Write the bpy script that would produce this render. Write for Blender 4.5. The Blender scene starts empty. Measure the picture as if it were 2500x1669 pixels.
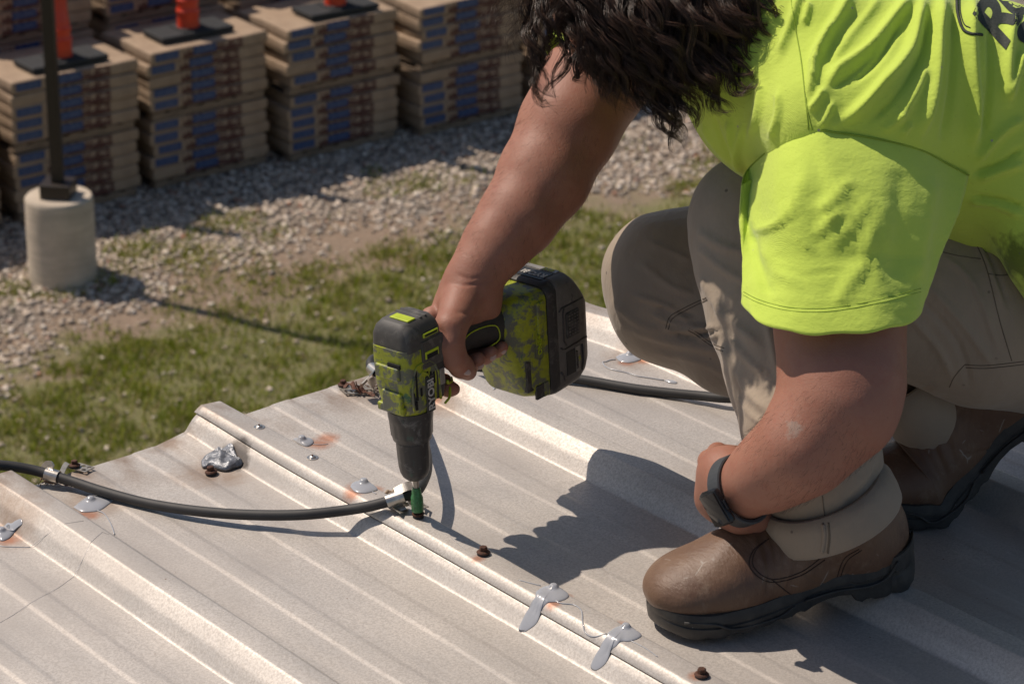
import bpy, bmesh, math, random
import numpy as np
from mathutils import Vector, Matrix
rnd = random.Random(7); rng = np.random.default_rng(7)
scene = bpy.context.scene
COL = scene.collection

# ------------------------------------------------------------------ camera, sky, sun
FPX = 6539.36                       # focal length in photo pixels (2500 wide)
YAW, PIT, ROL = 0.8745, 0.4076, 0.0147
CAM = np.array([-1.6495, -2.6158, 1.4609])
_f = np.array([math.cos(PIT)*math.cos(YAW), math.cos(PIT)*math.sin(YAW), -math.sin(PIT)])
_r = np.cross(_f, [0, 0, 1]); _r /= np.linalg.norm(_r); _u = np.cross(_r, _f)
RT = _r*math.cos(ROL)+_u*math.sin(ROL); UP = -_r*math.sin(ROL)+_u*math.cos(ROL); FW = _f
cam_d = bpy.data.cameras.new('camera'); cam = bpy.data.objects.new('camera', cam_d); COL.objects.link(cam)
cam_d.sensor_width = 36; cam_d.lens = FPX/2500*36; cam_d.clip_end = 500; cam_d.clip_start = 0.05
M = Matrix(((RT[0], UP[0], -FW[0], CAM[0]), (RT[1], UP[1], -FW[1], CAM[1]), (RT[2], UP[2], -FW[2], CAM[2]), (0, 0, 0, 1)))
cam.matrix_world = M
cam_d.dof.use_dof = True; cam_d.dof.focus_distance = 3.1; cam_d.dof.aperture_fstop = 14
scene.camera = cam
SUN_AZ, SUN_EL = math.radians(113), math.radians(55)
world = bpy.data.worlds.new("World"); scene.world = world; world.use_nodes = True
wn = world.node_tree.nodes; wl = world.node_tree.links
sky = wn.new('ShaderNodeTexSky'); sky.sky_type = 'NISHITA'; sky.sun_disc = False
sky.sun_elevation = SUN_EL; sky.sun_rotation = math.pi/2-SUN_AZ
wl.new(sky.outputs[0], wn['Background'].inputs[0]); wn['Background'].inputs[1].default_value = 0.078
sd = bpy.data.lights.new('sun', 'SUN'); sd.energy = 4.4; sd.angle = math.radians(0.53); sd.color = (1.0, 0.875, 0.755)
sun = bpy.data.objects.new('sun', sd); COL.objects.link(sun)
SUND = Vector((math.cos(SUN_AZ)*math.cos(SUN_EL), math.sin(SUN_AZ)*math.cos(SUN_EL), math.sin(SUN_EL)))
sun.rotation_euler = SUND.to_track_quat('Z', 'Y').to_euler()
scene.view_settings.view_transform = 'Standard'; scene.view_settings.look = 'None'
scene.view_settings.exposure = 0.0; scene.view_settings.gamma = 1.0

# ------------------------------------------------------------------ measuring helpers (photo pixel + distance -> point)
def ray(x, y): return FW + RT*(x-1250)/FPX - UP*(y-834.5)/FPX
def U(x, y, d): return CAM + ray(x, y)*d
def onz(x, y, z):
    r = ray(x, y); return CAM + r*(z-CAM[2])/r[2]
SL = 0.0198
RN = np.array([0, math.sin(SL), math.cos(SL)]); RY = np.array([0, math.cos(SL), -math.sin(SL)])
def roofp(x, y, h=0.0):
    r = ray(x, y); return CAM + r*((h-CAM@RN)/(r@RN))
def depth(p): return (np.asarray(p)-CAM)@FW

# ------------------------------------------------------------------ object helpers
def link(o, parent=None):
    COL.objects.link(o)
    if parent is not None: o.parent = parent
    return o
def thing(name, label, cat, loc=(0, 0, 0), group=None, rotz=0.0):
    o = bpy.data.objects.new(name, None); COL.objects.link(o); o.location = Vector([float(v) for v in loc]); o.rotation_euler = (0, 0, rotz)
    o.empty_display_size = 0.05
    o['label'] = label; o['category'] = cat
    if group: o['group'] = group
    return o
def tag(o, label=None, cat=None, group=None, kind=None):
    if label: o['label'] = label
    if cat: o['category'] = cat
    if group: o['group'] = group
    if kind: o['kind'] = kind
    return o
def root_loc(p):
    v = Vector((0, 0, 0))
    while p is not None: v = v + p.location; p = p.parent
    return v
def mobj(name, verts, faces, mat, parent=None, smooth=True, world=True):
    verts = np.asarray(verts, dtype=np.float64).reshape(-1, 3)
    if world and parent is not None: verts = verts - np.array(root_loc(parent))
    me = bpy.data.meshes.new(name)
    if isinstance(faces, np.ndarray):
        n, k = faces.shape
        me.vertices.add(len(verts)); me.vertices.foreach_set('co', verts.astype(np.float32).ravel())
        me.loops.add(n*k); me.loops.foreach_set('vertex_index', faces.astype(np.int32).ravel())
        me.polygons.add(n); me.polygons.foreach_set('loop_start', np.arange(0, n*k, k, dtype=np.int32))
        me.update(calc_edges=True)
    else:
        me.from_pydata([tuple(v) for v in verts], [], [tuple(f) for f in faces]); me.update()
    if smooth: me.polygons.foreach_set('use_smooth', np.ones(len(me.polygons), dtype=bool))
    me.validate()
    if mat is not None: me.materials.append(mat)
    return link(bpy.data.objects.new(name, me), parent)
class MB:
    """collects simple shapes into one mesh (world coordinates)"""
    def __init__(s): s.v = []; s.f = []
    def add(s, vs, fs):
        o = len(s.v); s.v += [tuple(map(float, v)) for v in vs]; s.f += [tuple(i+o for i in f) for f in fs]; return s
    def box(s, c, size, R=None, bev=0.0):
        c = np.array(c, float); h = np.array(size, float)/2
        if bev <= 0:
            vs = [np.array([x, y, z])*h for x in (-1, 1) for y in (-1, 1) for z in (-1, 1)]
            fs = [(0, 1, 3, 2), (4, 6, 7, 5), (0, 4, 5, 1), (2, 3, 7, 6), (0, 2, 6, 4), (1, 5, 7, 3)]
        else:
            bm = bmesh.new(); bmesh.ops.create_cube(bm, size=1)
            for v in bm.verts: v.co = Vector((v.co.x*2*h[0], v.co.y*2*h[1], v.co.z*2*h[2]))
            bmesh.ops.bevel(bm, geom=bm.edges[:], offset=bev, segments=2, profile=0.5, affect='EDGES')
            bm.verts.index_update(); vs = [np.array(v.co) for v in bm.verts]; fs = [tuple(v.index for v in f.verts) for f in bm.faces]; bm.free()
        if R is not None: vs = [np.asarray(R)@v for v in vs]
        return s.add([v+c for v in vs], fs)
    def loft(s, rings, cap=True, closed=True):
        n = len(rings[0]); vs = [p for r in rings for p in r]; fs = []
        for i in range(len(rings)-1):
            for j in range(n if closed else n-1):
                k = (j+1) % n; fs.append((i*n+j, i*n+k, (i+1)*n+k, (i+1)*n+j))
        if cap: fs.append(tuple(reversed(range(n)))); fs.append(tuple((len(rings)-1)*n+j for j in range(n)))
        return s.add(vs, fs)
    def tube(s, pts, rad, n=12, cap=True, flat=1.0, up=(0, 0, 1)):
        pts = [np.array(p, float) for p in pts]; rings = []; prev = None
        for i, p in enumerate(pts):
            t = pts[min(i+1, len(pts)-1)]-pts[max(i-1, 0)]; t /= np.linalg.norm(t)+1e-12
            if prev is None:
                a = np.cross(t, up); 
                if np.linalg.norm(a) < 1e-3: a = np.cross(t, (1, 0, 0))
            else: a = prev-t*(prev@t)
            a /= np.linalg.norm(a); prev = a; b = np.cross(t, a)
            r = rad[i] if hasattr(rad, '__len__') else rad
            rings.append([p+r*(math.cos(q)*a+flat*math.sin(q)*b) for q in np.linspace(0, 2*math.pi, n, endpoint=False)])
        return s.loft(rings, cap)
    def lathe(s, o, ax, prof, n=32, a0=None, mod=None):
        ax = np.array(ax, float); ax /= np.linalg.norm(ax)
        a = np.cross(ax, (0.3, 0.1, 1) if a0 is None else a0); a /= np.linalg.norm(a); b = np.cross(ax, a)
        rings = []
        for r, h in prof:
            rings.append([np.array(o)+ax*h+(r*(mod(q, h) if mod else 1))*(math.cos(q)*a+math.sin(q)*b) for q in np.linspace(0, 2*math.pi, n, endpoint=False)])
        return s.loft(rings, True)
    def build(s, name, mat, parent=None, smooth=False, angle=None):
        o = mobj(name, s.v, s.f, mat, parent, smooth=smooth or angle is not None)
        if angle is not None:
            me = o.data; bm = bmesh.new(); bm.from_mesh(me)
            for e in bm.edges:
                if len(e.link_faces) == 2 and e.calc_face_angle(0) > math.radians(angle): e.smooth = False
            bm.to_mesh(me); bm.free()
        return o
def catmull(pts, n=8):
    P = [np.array(p, float) for p in pts]; P = [2*P[0]-P[1]]+P+[2*P[-1]-P[-2]]; out = []
    for i in range(1, len(P)-2):
        for k in range(n):
            t = k/n; a, b, c, d = P[i-1], P[i], P[i+1], P[i+2]
            out.append(0.5*((2*b)+(-a+c)*t+(2*a-5*b+4*c-d)*t*t+(-a+3*b-3*c+d)*t**3))
    out.append(P[-2]); return out

# ------------------------------------------------------------------ material helpers
def newmat(name):
    m = bpy.data.materials.new(name); m.use_nodes = True; nt = m.node_tree
    return m, nt, nt.nodes['Principled BSDF'], nt.nodes, nt.links
def texco(nt, out='Object'):
    for n in nt.nodes:
        if n.bl_idname == 'ShaderNodeTexCoord': return n.outputs[out]
    return nt.nodes.new('ShaderNodeTexCoord').outputs[out]
def noise(nt, scale, detail=4, rough=0.55, vec=None, dist=0.0, stretch=None):
    n = nt.nodes.new('ShaderNodeTexNoise'); n.inputs['Scale'].default_value = scale; n.inputs['Detail'].default_value = detail
    n.inputs['Roughness'].default_value = rough; n.inputs['Distortion'].default_value = dist
    v = vec if vec is not None else texco(nt)
    if stretch:
        mp = nt.nodes.new('ShaderNodeMapping'); mp.inputs['Scale'].default_value = stretch; nt.links.new(v, mp.inputs['Vector']); v = mp.outputs[0]
    nt.links.new(v, n.inputs['Vector']); return n.outputs['Fac']
def voro(nt, scale, feature='F1', out='Distance', vec=None):
    n = nt.nodes.new('ShaderNodeTexVoronoi'); n.inputs['Scale'].default_value = scale; n.feature = feature
    nt.links.new(vec if vec is not None else texco(nt), n.inputs['Vector']); return n.outputs[out]
def ramp(nt, fac, stops):
    n = nt.nodes.new('ShaderNodeValToRGB'); nt.links.new(fac, n.inputs[0]); e = n.color_ramp.elements
    while len(e) < len(stops): e.new(0.5)
    for k, (p, c) in enumerate(stops):
        e[k].position = p; e[k].color = (c, c, c, 1) if not hasattr(c, '__len__') else (*c, 1)
    return n.outputs[0]
def mixc(nt, fac, a, b, blend='MIX'):
    n = nt.nodes.new('ShaderNodeMix'); n.data_type = 'RGBA'; n.blend_type = blend; n.clamp_factor = True
    for inp, v in ((n.inputs[0], fac), (n.inputs[6], a), (n.inputs[7], b)):
        if hasattr(v, 'is_linked') or hasattr(v, 'links'): nt.links.new(v, inp)
        elif hasattr(v, '__len__'): inp.default_value = (*v, 1)
        else: inp.default_value = v
    return n.outputs[2]
def mth(nt, op, a, b=0.0, c=None):
    n = nt.nodes.new('ShaderNodeMath'); n.operation = op
    for i, v in enumerate((a, b) if c is None else (a, b, c)):
        if hasattr(v, 'links'): nt.links.new(v, n.inputs[i])
        else: n.inputs[i].default_value = v
    return n.outputs[0]
def bump(nt, height, strength=0.3, dist=0.002, prev=None):
    n = nt.nodes.new('ShaderNodeBump'); n.inputs['Strength'].default_value = strength; n.inputs['Distance'].default_value = dist
    nt.links.new(height, n.inputs['Height'])
    if prev is not None: nt.links.new(prev, n.inputs['Normal'])
    return n.outputs[0]
def simple(name, col, rough=0.5, metal=0.0, var=0.25, vscale=30, bscale=200, bstr=0.2, bdist=0.0006, col2=None, spec=0.5):
    m, nt, b, N, L = newmat(name)
    c2 = col2 if col2 else tuple(v*(1-var) for v in col)
    L.new(mixc(nt, ramp(nt, noise(nt, vscale, 5), [(0.35, 0.0), (0.65, 1.0)]), col, c2), b.inputs['Base Color'])
    b.inputs['Roughness'].default_value = rough; b.inputs['Metallic'].default_value = metal; b.inputs['Specular IOR Level'].default_value = spec
    L.new(bump(nt, noise(nt, bscale, 4), bstr, bdist), b.inputs['Normal'])
    return m
def blend_spots(nt, vec, spots, wob=0.35, nscale=60):
    """max over soft discs (centre, radius) -> factor"""
    nz = noise(nt, nscale, 4); tot = None
    for c, r in spots:
        n = nt.nodes.new('ShaderNodeVectorMath'); n.operation = 'DISTANCE'; nt.links.new(vec, n.inputs[0]); n.inputs[1].default_value = tuple(map(float, c))
        d = mth(nt, 'DIVIDE', n.outputs['Value'], r); d = mth(nt, 'ADD', d, mth(nt, 'MULTIPLY', mth(nt, 'SUBTRACT', nz, 0.5), wob*2))
        f = mth(nt, 'SUBTRACT', 1.0, d); f = mth(nt, 'MAXIMUM', f, 0.0)
        tot = f if tot is None else mth(nt, 'MAXIMUM', tot, f)
    return tot

# ================================================================== ROOF
RIB = 0.305; RH = 0.0295
PROF = [(0.0, 0.0), (0.0125, 0.0158), (0.0280, RH), (0.0575, RH), (0.0870, 0.0), (0.132, 0.0), (0.1375, 0.0011), (0.160, 0.0011), (0.1665, 0.0),
        (0.2245, 0.0), (0.230, 0.0011), (0.2545, 0.0011), (0.261, 0.0)]
def prof_z(x):
    u = x % RIB; xs = [p[0] for p in PROF]+[RIB]; zs = [p[1] for p in PROF]+[0.0]
    return float(np.interp(u, xs, zs))
def sag(X, Y):   # dents of the thin sheet, Y measured down-roof from the eave (<=0)
    X = np.asarray(X, float); Y = np.asarray(Y, float)
    z = 0.007*np.exp(-((X-0.0)/0.03)**2)*np.exp(-(Y/0.12)**2)
    z = z-0.014*np.clip((X-0.45)/0.2, 0, 1)*np.exp(-(Y/0.10)**2)
    z = z+0.0011*np.sin(7.3*X+2.1*np.sin(3*Y))*np.sin(5.1*Y+1.3)+0.0006*np.sin(31*X+3)*np.sin(17*Y+X*9)
    return z
def surf(X, Y, lift=0.0):
    Xa = np.atleast_1d(X); lap = np.where(Xa >= 0.933, .0048, np.where(Xa >= 0.0185, .0028, 0))
    z = np.array([prof_z(v) for v in Xa])+sag(X, Y)+lap+lift
    return np.outer(np.atleast_1d(X), [1, 0, 0])+np.outer(np.atleast_1d(Y)+np.zeros(len(np.atleast_1d(X))), RY)+np.outer(z, RN)
def roof_pt(X, Y, lift=0.0): return surf(np.array([X]), np.array([Y]), lift)[0]
def locate(x, y, lift=0.0):
    """photo pixel -> (X, Y) on the profiled roof surface"""
    h = 0.0
    for _ in range(25):
        p = roofp(x, y, h+lift); X = p[0]; Y = p@RY; h = 0.5*h+0.5*(prof_z(X)+float(sag(X, Y)))
    return X, Y
def xsamples(x0, x1):
    xs = set()
    k0 = int(math.floor(x0/RIB))-1; k1 = int(math.ceil(x1/RIB))+1
    for k in range(k0, k1):
        pr = PROF+[(RIB, 0.0)]
        for i, (u, z) in enumerate(PROF):
            X = k*RIB+u; e = 0.0012 if z < 0.01 and u > 0.1 else 0.0020
            xs.update([X-e, X-e*0.4, X+e*0.4, X+e])
        for u in (0.0085, 0.017, 0.065, 0.077, 0.1, 0.118, 0.149, 0.185, 0.205, 0.242, 0.28): xs.add(k*RIB+u)
    return np.array(sorted(x for x in xs if x0 <= x <= x1))
def smooth_prof(X):   # rounded bends
    out = []
    for x in X:
        out.append(sum(prof_z(x+d)*w for d, w in ((-0.0016, .2), (-0.0008, .2), (0, .2), (0.0008, .2), (0.0016, .2))))
    return np.array(out)
YS = np.concatenate([np.linspace(0, -0.3, 40), np.linspace(-0.3, -1.6, 90)[1:], np.linspace(-1.6, -4.5, 30)[1:]])
def panel_mesh(x0, x1, lift, yend=0.0):
    X = xsamples(x0, x1); X = np.concatenate([[x0], X, [x1]]); Z = smooth_prof(X)
    nx, ny = len(X), len(YS); V = []
    for Y in YS:
        s = sag(X, Y); yy = Y+yend
        V.append(np.outer(X, [1, 0, 0])+yy*RY+np.outer(Z+s+lift, RN))
    V = np.array(V).reshape(-1, 3); B = V-0.0009*RN
    F = []
    idx = lambda i, j: i*nx+j
    for i in range(ny-1):
        for j in range(nx-1): F.append((idx(i, j), idx(i+1, j), idx(i+1, j+1), idx(i, j+1)))
    F = np.array(F); n = len(V)
    rim = [(idx(0, j), idx(0, j+1), idx(0, j+1)+n, idx(0, j)+n) for j in range(nx-1)]
    rim += [(idx(i+1, 0), idx(i, 0), idx(i, 0)+n, idx(i+1, 0)+n) for i in range(ny-1)]
    rim += [(idx(i, nx-1), idx(i+1, nx-1), idx(i+1, nx-1)+n, idx(i, nx-1)+n) for i in range(ny-1)]
    F = np.concatenate([F, F[:, ::-1]+n, np.array(rim)])
    return np.concatenate([V, B]), F
def px_spot(x, y, lift=0.0): X, Y = locate(x, y); return roof_pt(X, Y)
# galvanised sheet with weathering and rust marks
m, nt, b, N, L = newmat('galvanised_roof'); M_ROOF = m
oc = nt.nodes.new('ShaderNodeNewGeometry').outputs['Position']
big = noise(nt, 7, 5, 0.6); fine = noise(nt, 330, 3, 0.7); streak = noise(nt, 60, 5, 0.6, stretch=(1.0, 0.12, 1.0)); sp = noise(nt, 900, 2, 0.5)
c = mixc(nt, ramp(nt, big, [(0.35, 0), (0.68, 1)]), (0.55, 0.512, 0.468), (0.455, 0.430, 0.400))
c = mixc(nt, mth(nt, 'MULTIPLY', ramp(nt, streak, [(0.45, 0), (0.75, 1)]), 0.55), c, (0.63, 0.58, 0.52))
c = mixc(nt, mth(nt, 'MULTIPLY', ramp(nt, fine, [(0.42, 0), (0.60, 1)]), 0.62), c, (0.34, 0.31, 0.28))
c = mixc(nt, mth(nt, 'MULTIPLY', ramp(nt, sp, [(0.5, 0), (0.68, 1)]), 0.35), c, (0.74, 0.67, 0.58))
blot = noise(nt, 2.6, 6, 0.62, stretch=(1.6, 0.7, 1)); c = mixc(nt, mth(nt, 'MULTIPLY', ramp(nt, blot, [(0.46, 0), (0.58, 1)]), 0.6), c, (0.40, 0.365, 0.33))
scr = ramp(nt, noise(nt, 25, 4, 0.7, stretch=(9, 0.35, 1)), [(0.66, 0), (0.70, 1)]); c = mixc(nt, mth(nt, 'MULTIPLY', scr, 0.35), c, (0.75, 0.70, 0.64))
# pits of rust scattered over the sheet
v1 = voro(nt, 42); pits = ramp(nt, v1, [(0.03, 1), (0.06, 0)])
c = mixc(nt, mth(nt, 'MULTIPLY', pits, ramp(nt, noise(nt, 15, 2), [(0.55, 0), (0.62, 0.8)])), c, (0.16, 0.075, 0.035))
# brown dirt bands near the eave
sep = N.new('ShaderNodeSeparateXYZ'); L.new(oc, sep.inputs[0])
eave = mth(nt, 'ADD', mth(nt, 'MULTIPLY', sep.outputs['Y'], 9.0), 1.0)
eave = mth(nt, 'MULTIPLY', mth(nt, 'MAXIMUM', eave, 0.0), ramp(nt, noise(nt, 22, 5, 0.6, stretch=(1, 0.5, 1)), [(0.4, 0), (0.62, 1)]))
c = mixc(nt, mth(nt, 'MULTIPLY', eave, 0.75), c, (0.205, 0.13, 0.080))
dirt = [((30, 1290), .06), ((1075, 985), .05), ((500, 1150), .035), ((560, 1165), .03), ((230, 1230), .05), ((180, 1000), .03), ((1545, 880), .05), ((500, 1160), .05)]
f = blend_spots(nt, oc, [(px_spot(*p), r) for p, r in dirt], 0.5, 70)
c = mixc(nt, ramp(nt, f, [(0.0, 0), (0.8, 0.6)]), c, (0.27, 0.18, 0.12))
grime = [((583, 1098), .022), ((560, 1110), .018), ((590, 1128), .016)]
f = blend_spots(nt, oc, [(px_spot(*p), r) for p, r in grime], 0.45, 120)
c = mixc(nt, ramp(nt, f, [(0.0, 0), (0.4, 0.75)]), c, (0.06, 0.048, 0.04))
rust = [((800, 1075), .020), ((780, 1088), .022), ((860, 1208), .017), ((875, 1196), .020), ((1382, 1462), .010), ((1350, 1478), .012), ((1515, 1532), .012), ((1568, 882), .016), ((1530, 890), .015), ((1216, 940), .020),
        ((212, 1253), .014), ((222, 1258), .014), ((20, 1318), .018), ((8, 1308), .02), ((1065, 975), .014), ((915, 1200), .014), ((1167, 1368), .010), ((1700, 1655), .012)]
f = blend_spots(nt, oc, [(px_spot(*p), r) for p, r in rust], 0.35, 260)
c = mixc(nt, ramp(nt, f, [(0.0, 0), (0.7, 0.80)]), c, (0.38, 0.165, 0.09))
L.new(c, b.inputs['Base Color'])
b.inputs['Metallic'].default_value = 0.55
rg = N.new('ShaderNodeMapRange'); L.new(fine, rg.inputs[0]); rg.inputs[3].default_value = 0.52; rg.inputs[4].default_value = 0.68; L.new(rg.outputs[0], b.inputs['Roughness'])
bn = bump(nt, noise(nt, 45, 4, 0.6), 0.25, 0.0012); bn = bump(nt, fine, 0.30, 0.0004, bn); L.new(bn, b.inputs['Normal'])

bld = thing('metal_roof_building', 'building under the worker with a low ribbed galvanised metal roof', 'building', (0, 0, -5.6))
v, f = panel_mesh(-0.915-0.305*4, 0.0215, 0.0); mobj('roof_panel', v, f, M_ROOF, bld, smooth=False)
# the next sheet laps over the rib: starts half way down the rib's left face
v, f = panel_mesh(0.0180, 0.0180+0.915+0.02, 0.0028, 0.004); mobj('roof_panel', v, f, M_ROOF, bld, smooth=False)
v, f = panel_mesh(0.915+0.0180, 3.4, 0.0052, 0.004); mobj('roof_panel', v, f, M_ROOF, bld, smooth=False)
M_WALL = simple('wall_steel', (0.35, 0.33, 0.29), 0.5, 0.2, 0.2, 6)
w = MB(); w.box((0.65, -2.35, -2.86), (5.3, 4.3, 5.45)); w.build('wall', M_WALL, bld)

# ================================================================== GROUND
GZ = -5.6
m, nt, b, N, L = newmat('soil_ground'); M_SOIL = m
oc = texco(nt); sep = N.new('ShaderNodeSeparateXYZ'); L.new(oc, sep.inputs[0])
c = mixc(nt, ramp(nt, noise(nt, 3, 6, 0.65), [(0.35, 0), (0.65, 1)]), (0.29, 0.205, 0.14), (0.20, 0.146, 0.10))
c = mixc(nt, ramp(nt, noise(nt, 40, 5, 0.7), [(0.4, 0), (0.7, 1)]), c, (0.32, 0.245, 0.18))
g = ramp(nt, mth(nt, 'ADD', mth(nt, 'MULTIPLY', mth(nt, 'SUBTRACT', sep.outputs['Y'], 12.0), 1.0), mth(nt, 'MULTIPLY', mth(nt, 'SUBTRACT', noise(nt, 1.6, 4), 0.5), 2.4)), [(0.35, 0), (0.65, 1)])
grav = mixc(nt, ramp(nt, voro(nt, 26, 'F1', 'Color'), [(0.2, 0), (0.8, 1)]), (0.30, 0.26, 0.215), (0.12, 0.105, 0.09))
c = mixc(nt, g, c, grav)
gr = ramp(nt, mth(nt, 'ADD', mth(nt, 'MULTIPLY', mth(nt, 'SUBTRACT', 12.1, sep.outputs['Y']), 0.9), mth(nt, 'MULTIPLY', mth(nt, 'SUBTRACT', noise(nt, 2.2, 5), 0.5), 2.2)), [(0.3, 0), (0.8, 1)])
c = mixc(nt, mth(nt, 'MULTIPLY', gr, 0.7), c, (0.15, 0.165, 0.045))
L.new(c, b.inputs['Base Color']); b.inputs['Roughness'].default_value = 0.95
L.new(bump(nt, noise(nt, 30, 6, 0.7), 0.8, 0.03), b.inputs['Normal'])
# one sheet: finely dented near the building, reaching the horizon
gx = np.concatenate([np.linspace(-300, 2, 20)[:-1], np.linspace(2, 18, 120), np.linspace(18, 400, 20)[1:]])
gy = np.concatenate([np.linspace(-300, 6, 20)[:-1], np.linspace(6, 17, 90), np.linspace(17, 400, 20)[1:]])
GXg, GYg = np.meshgrid(gx, gy)
def ground_z(x, y):
    x = np.asarray(x, float); y = np.asarray(y, float)
    w = np.exp(-((x-10)/12)**4)*np.exp(-((y-11)/8)**4)*np.clip((13.55-y)/0.5, 0, 1)
    return GZ+w*(0.025*np.sin(1.7*x+0.6*y)*np.sin(1.3*y-0.4*x)+0.015*np.sin(4.1*x)*np.sin(3.7*y+1)+0.006*np.sin(11*x+2)*np.sin(13*y))
Vg = np.stack([GXg, GYg, ground_z(GXg, GYg)], -1).reshape(-1, 3); nxg = len(gx)
Fg = np.array([(i*nxg+j, i*nxg+j+1, (i+1)*nxg+j+1, (i+1)*nxg+j) for i in range(len(gy)-1) for j in range(nxg-1)])
tag(mobj('ground', Vg, Fg, M_SOIL), kind='structure')
def vnoise(x, y, s, seed=0):
    """cheap value noise in numpy"""
    x = x*s; y = y*s; xi = np.floor(x).astype(int); yi = np.floor(y).astype(int); fx = x-xi; fy = y-yi; fx = fx*fx*(3-2*fx); fy = fy*fy*(3-2*fy)
    def h(a, b): 
        v = np.sin(a*127.1+b*311.7+seed*74.7)*43758.5453; return v-np.floor(v)
    return (h(xi, yi)*(1-fx)+h(xi+1, yi)*fx)*(1-fy)+(h(xi, yi+1)*(1-fx)+h(xi+1, yi+1)*fx)*fy
def fbm(x, y, s, seed=0): return (vnoise(x, y, s, seed)*0.5+vnoise(x, y, s*2.1, seed+1)*0.3+vnoise(x, y, s*4.3, seed+2)*0.2)
def gravel_amount(x, y):
    return np.clip((y-12.02+0.10*(x-9))*1.3+(fbm(x, y, 1.1, 5)-0.5)*2.6+0.5+1.3*np.exp(-((x-5.9)/0.7)**2-((y-11.7)/0.8)**2), 0.0, 1)
def grass_amount(x, y):
    return np.clip((12.2-y-0.10*(x-9))*0.80+(fbm(x, y, 1.5, 11)-0.5)*3.4+0.18-1.6*np.exp(-((x-5.9)/0.6)**2-((y-11.8)/0.9)**2), 0, 1)
# crushed stones: a cloud of small angular blocks
cube = np.array([[x, y, z] for x in (-1, 1) for y in (-1, 1) for z in (-1, 1)], float); cf = np.array([(0, 1, 3, 2), (4, 6, 7, 5), (0, 4, 5, 1), (2, 3, 7, 6), (0, 2, 6, 4), (1, 5, 7, 3)])
def stones(n, x0, x1, y0, y1, dens, smin, smax, sparse):
    X = rng.uniform(x0, x1, n); Y = rng.uniform(y0, y1, n); k = rng.uniform(0, 1, n) < np.maximum(dens(X, Y), sparse)
    X = X[k]; Y = Y[k]; n = len(X)
    s = smin+(smax-smin)*rng.uniform(0, 1, n)**2.2
    P = cube[None]*(1+0.35*rng.uniform(-1, 1, (n, 8, 3))); P[:, :, 0] *= rng.uniform(0.7, 1.3, n)[:, None]; P[:, :, 1] *= rng.uniform(0.6, 1.1, n)[:, None]; P[:, :, 2] *= 0.55
    P *= 0.8
    a = rng.uniform(0, 6.28, n); ca, sa = np.cos(a)[:, None], np.sin(a)[:, None]; tx = rng.uniform(-.5, .5, n)[:, None]
    x, y, z = P[:, :, 0]*ca-P[:, :, 1]*sa, P[:, :, 0]*sa+P[:, :, 1]*ca, P[:, :, 2]
    y, z = y*np.cos(tx)-z*np.sin(tx), y*np.sin(tx)+z*np.cos(tx)
    V = np.stack([x, y, z], -1)*s[:, None, None]/2; V[:, :, 0] += X[:, None]; V[:, :, 1] += Y[:, None]; V[:, :, 2] += (ground_z(X, Y)+0.2*s)[:, None]
    return V.reshape(-1, 3), (cf[None]+8*np.arange(n)[:, None, None]).reshape(-1, 4)
m, nt, b, N, L = newmat('crushed_stone'); M_STONE = m
gi = N.new('ShaderNodeNewGeometry').outputs['Random Per Island']
c = ramp(nt, gi, [(0.0, (0.25, 0.20, 0.155)), (0.3, (0.44, 0.355, 0.275)), (0.6, (0.60, 0.49, 0.385)), (0.9, (0.76, 0.67, 0.56)), (0.955, (0.34, 0.30, 0.26)), (0.985, (0.36, 0.16, 0.09))])
L.new(mixc(nt, mth(nt, 'MULTIPLY', noise(nt, 60, 3), 0.4), c, (0.2, 0.17, 0.14)), b.inputs['Base Color']); b.inputs['Roughness'].default_value = 0.85
v, f = stones(70000, 4.6, 14.5, 9.6, 14.0, gravel_amount, 0.014, 0.052, 0.03)
tag(mobj('gravel', v, f, M_STONE, smooth=False), kind='stuff')
# grass blades in tufts
def blades(n, x0, x1, y0, y1):
    X = rng.uniform(x0, x1, n); Y = rng.uniform(y0, y1, n)
    cl = vnoise(X, Y, 5.0, 3)*0.6+vnoise(X, Y, 14.0, 4)*0.4
    g = grass_amount(X, Y); k = rng.uniform(0, 1, n) < np.clip(g*(0.25+1.9*np.clip(cl-0.35, 0, 1)), 0.006, 1); X = X[k]; Y = Y[k]; cl = cl[k]; n = len(X)
    h = (0.015+0.042*rng.uniform(0, 1, n))*(0.6+1.0*cl); w = rng.uniform(0.003, 0.0065, n); a = rng.uniform(0, 6.28, n); ln = rng.uniform(0.1, 0.8, n)*h; t = rng.uniform(0, 6.28, n)
    Z = ground_z(X, Y); ca, sa = np.cos(a)*w, np.sin(a)*w
    p0 = np.stack([X-ca, Y-sa, Z], -1); p1 = np.stack([X+ca, Y+sa, Z], -1)
    mx, my = X+np.cos(t)*ln*0.4, Y+np.sin(t)*ln*0.4
    p2 = np.stack([mx+ca*.8, my+sa*.8, Z+h*.6], -1); p3 = np.stack([mx-ca*.8, my-sa*.8, Z+h*.6], -1)
    p4 = np.stack([X+np.cos(t)*ln+ca*.1, Y+np.sin(t)*ln+sa*.1, Z+h], -1); p5 = np.stack([X+np.cos(t)*ln-ca*.1, Y+np.sin(t)*ln-sa*.1, Z+h], -1)
    V = np.stack([p0, p1, p2, p3, p4, p5], 1).reshape(-1, 3); o = 6*np.arange(n)[:, None]
    F = np.concatenate([o+np.array([0, 1, 2, 3]), o+np.array([3, 2, 4, 5])]); return V, F
m, nt, b, N, L = newmat('grass_blade'); M_GRASS = m
gi = N.new('ShaderNodeNewGeometry').outputs['Random Per Island']
c = ramp(nt, gi, [(0.0, (0.14, 0.18, 0.012)), (0.40, (0.25, 0.295, 0.024)), (0.72, (0.34, 0.36, 0.05)), (0.86, (0.40, 0.32, 0.13)), (1.0, (0.36, 0.29, 0.16))])
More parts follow.
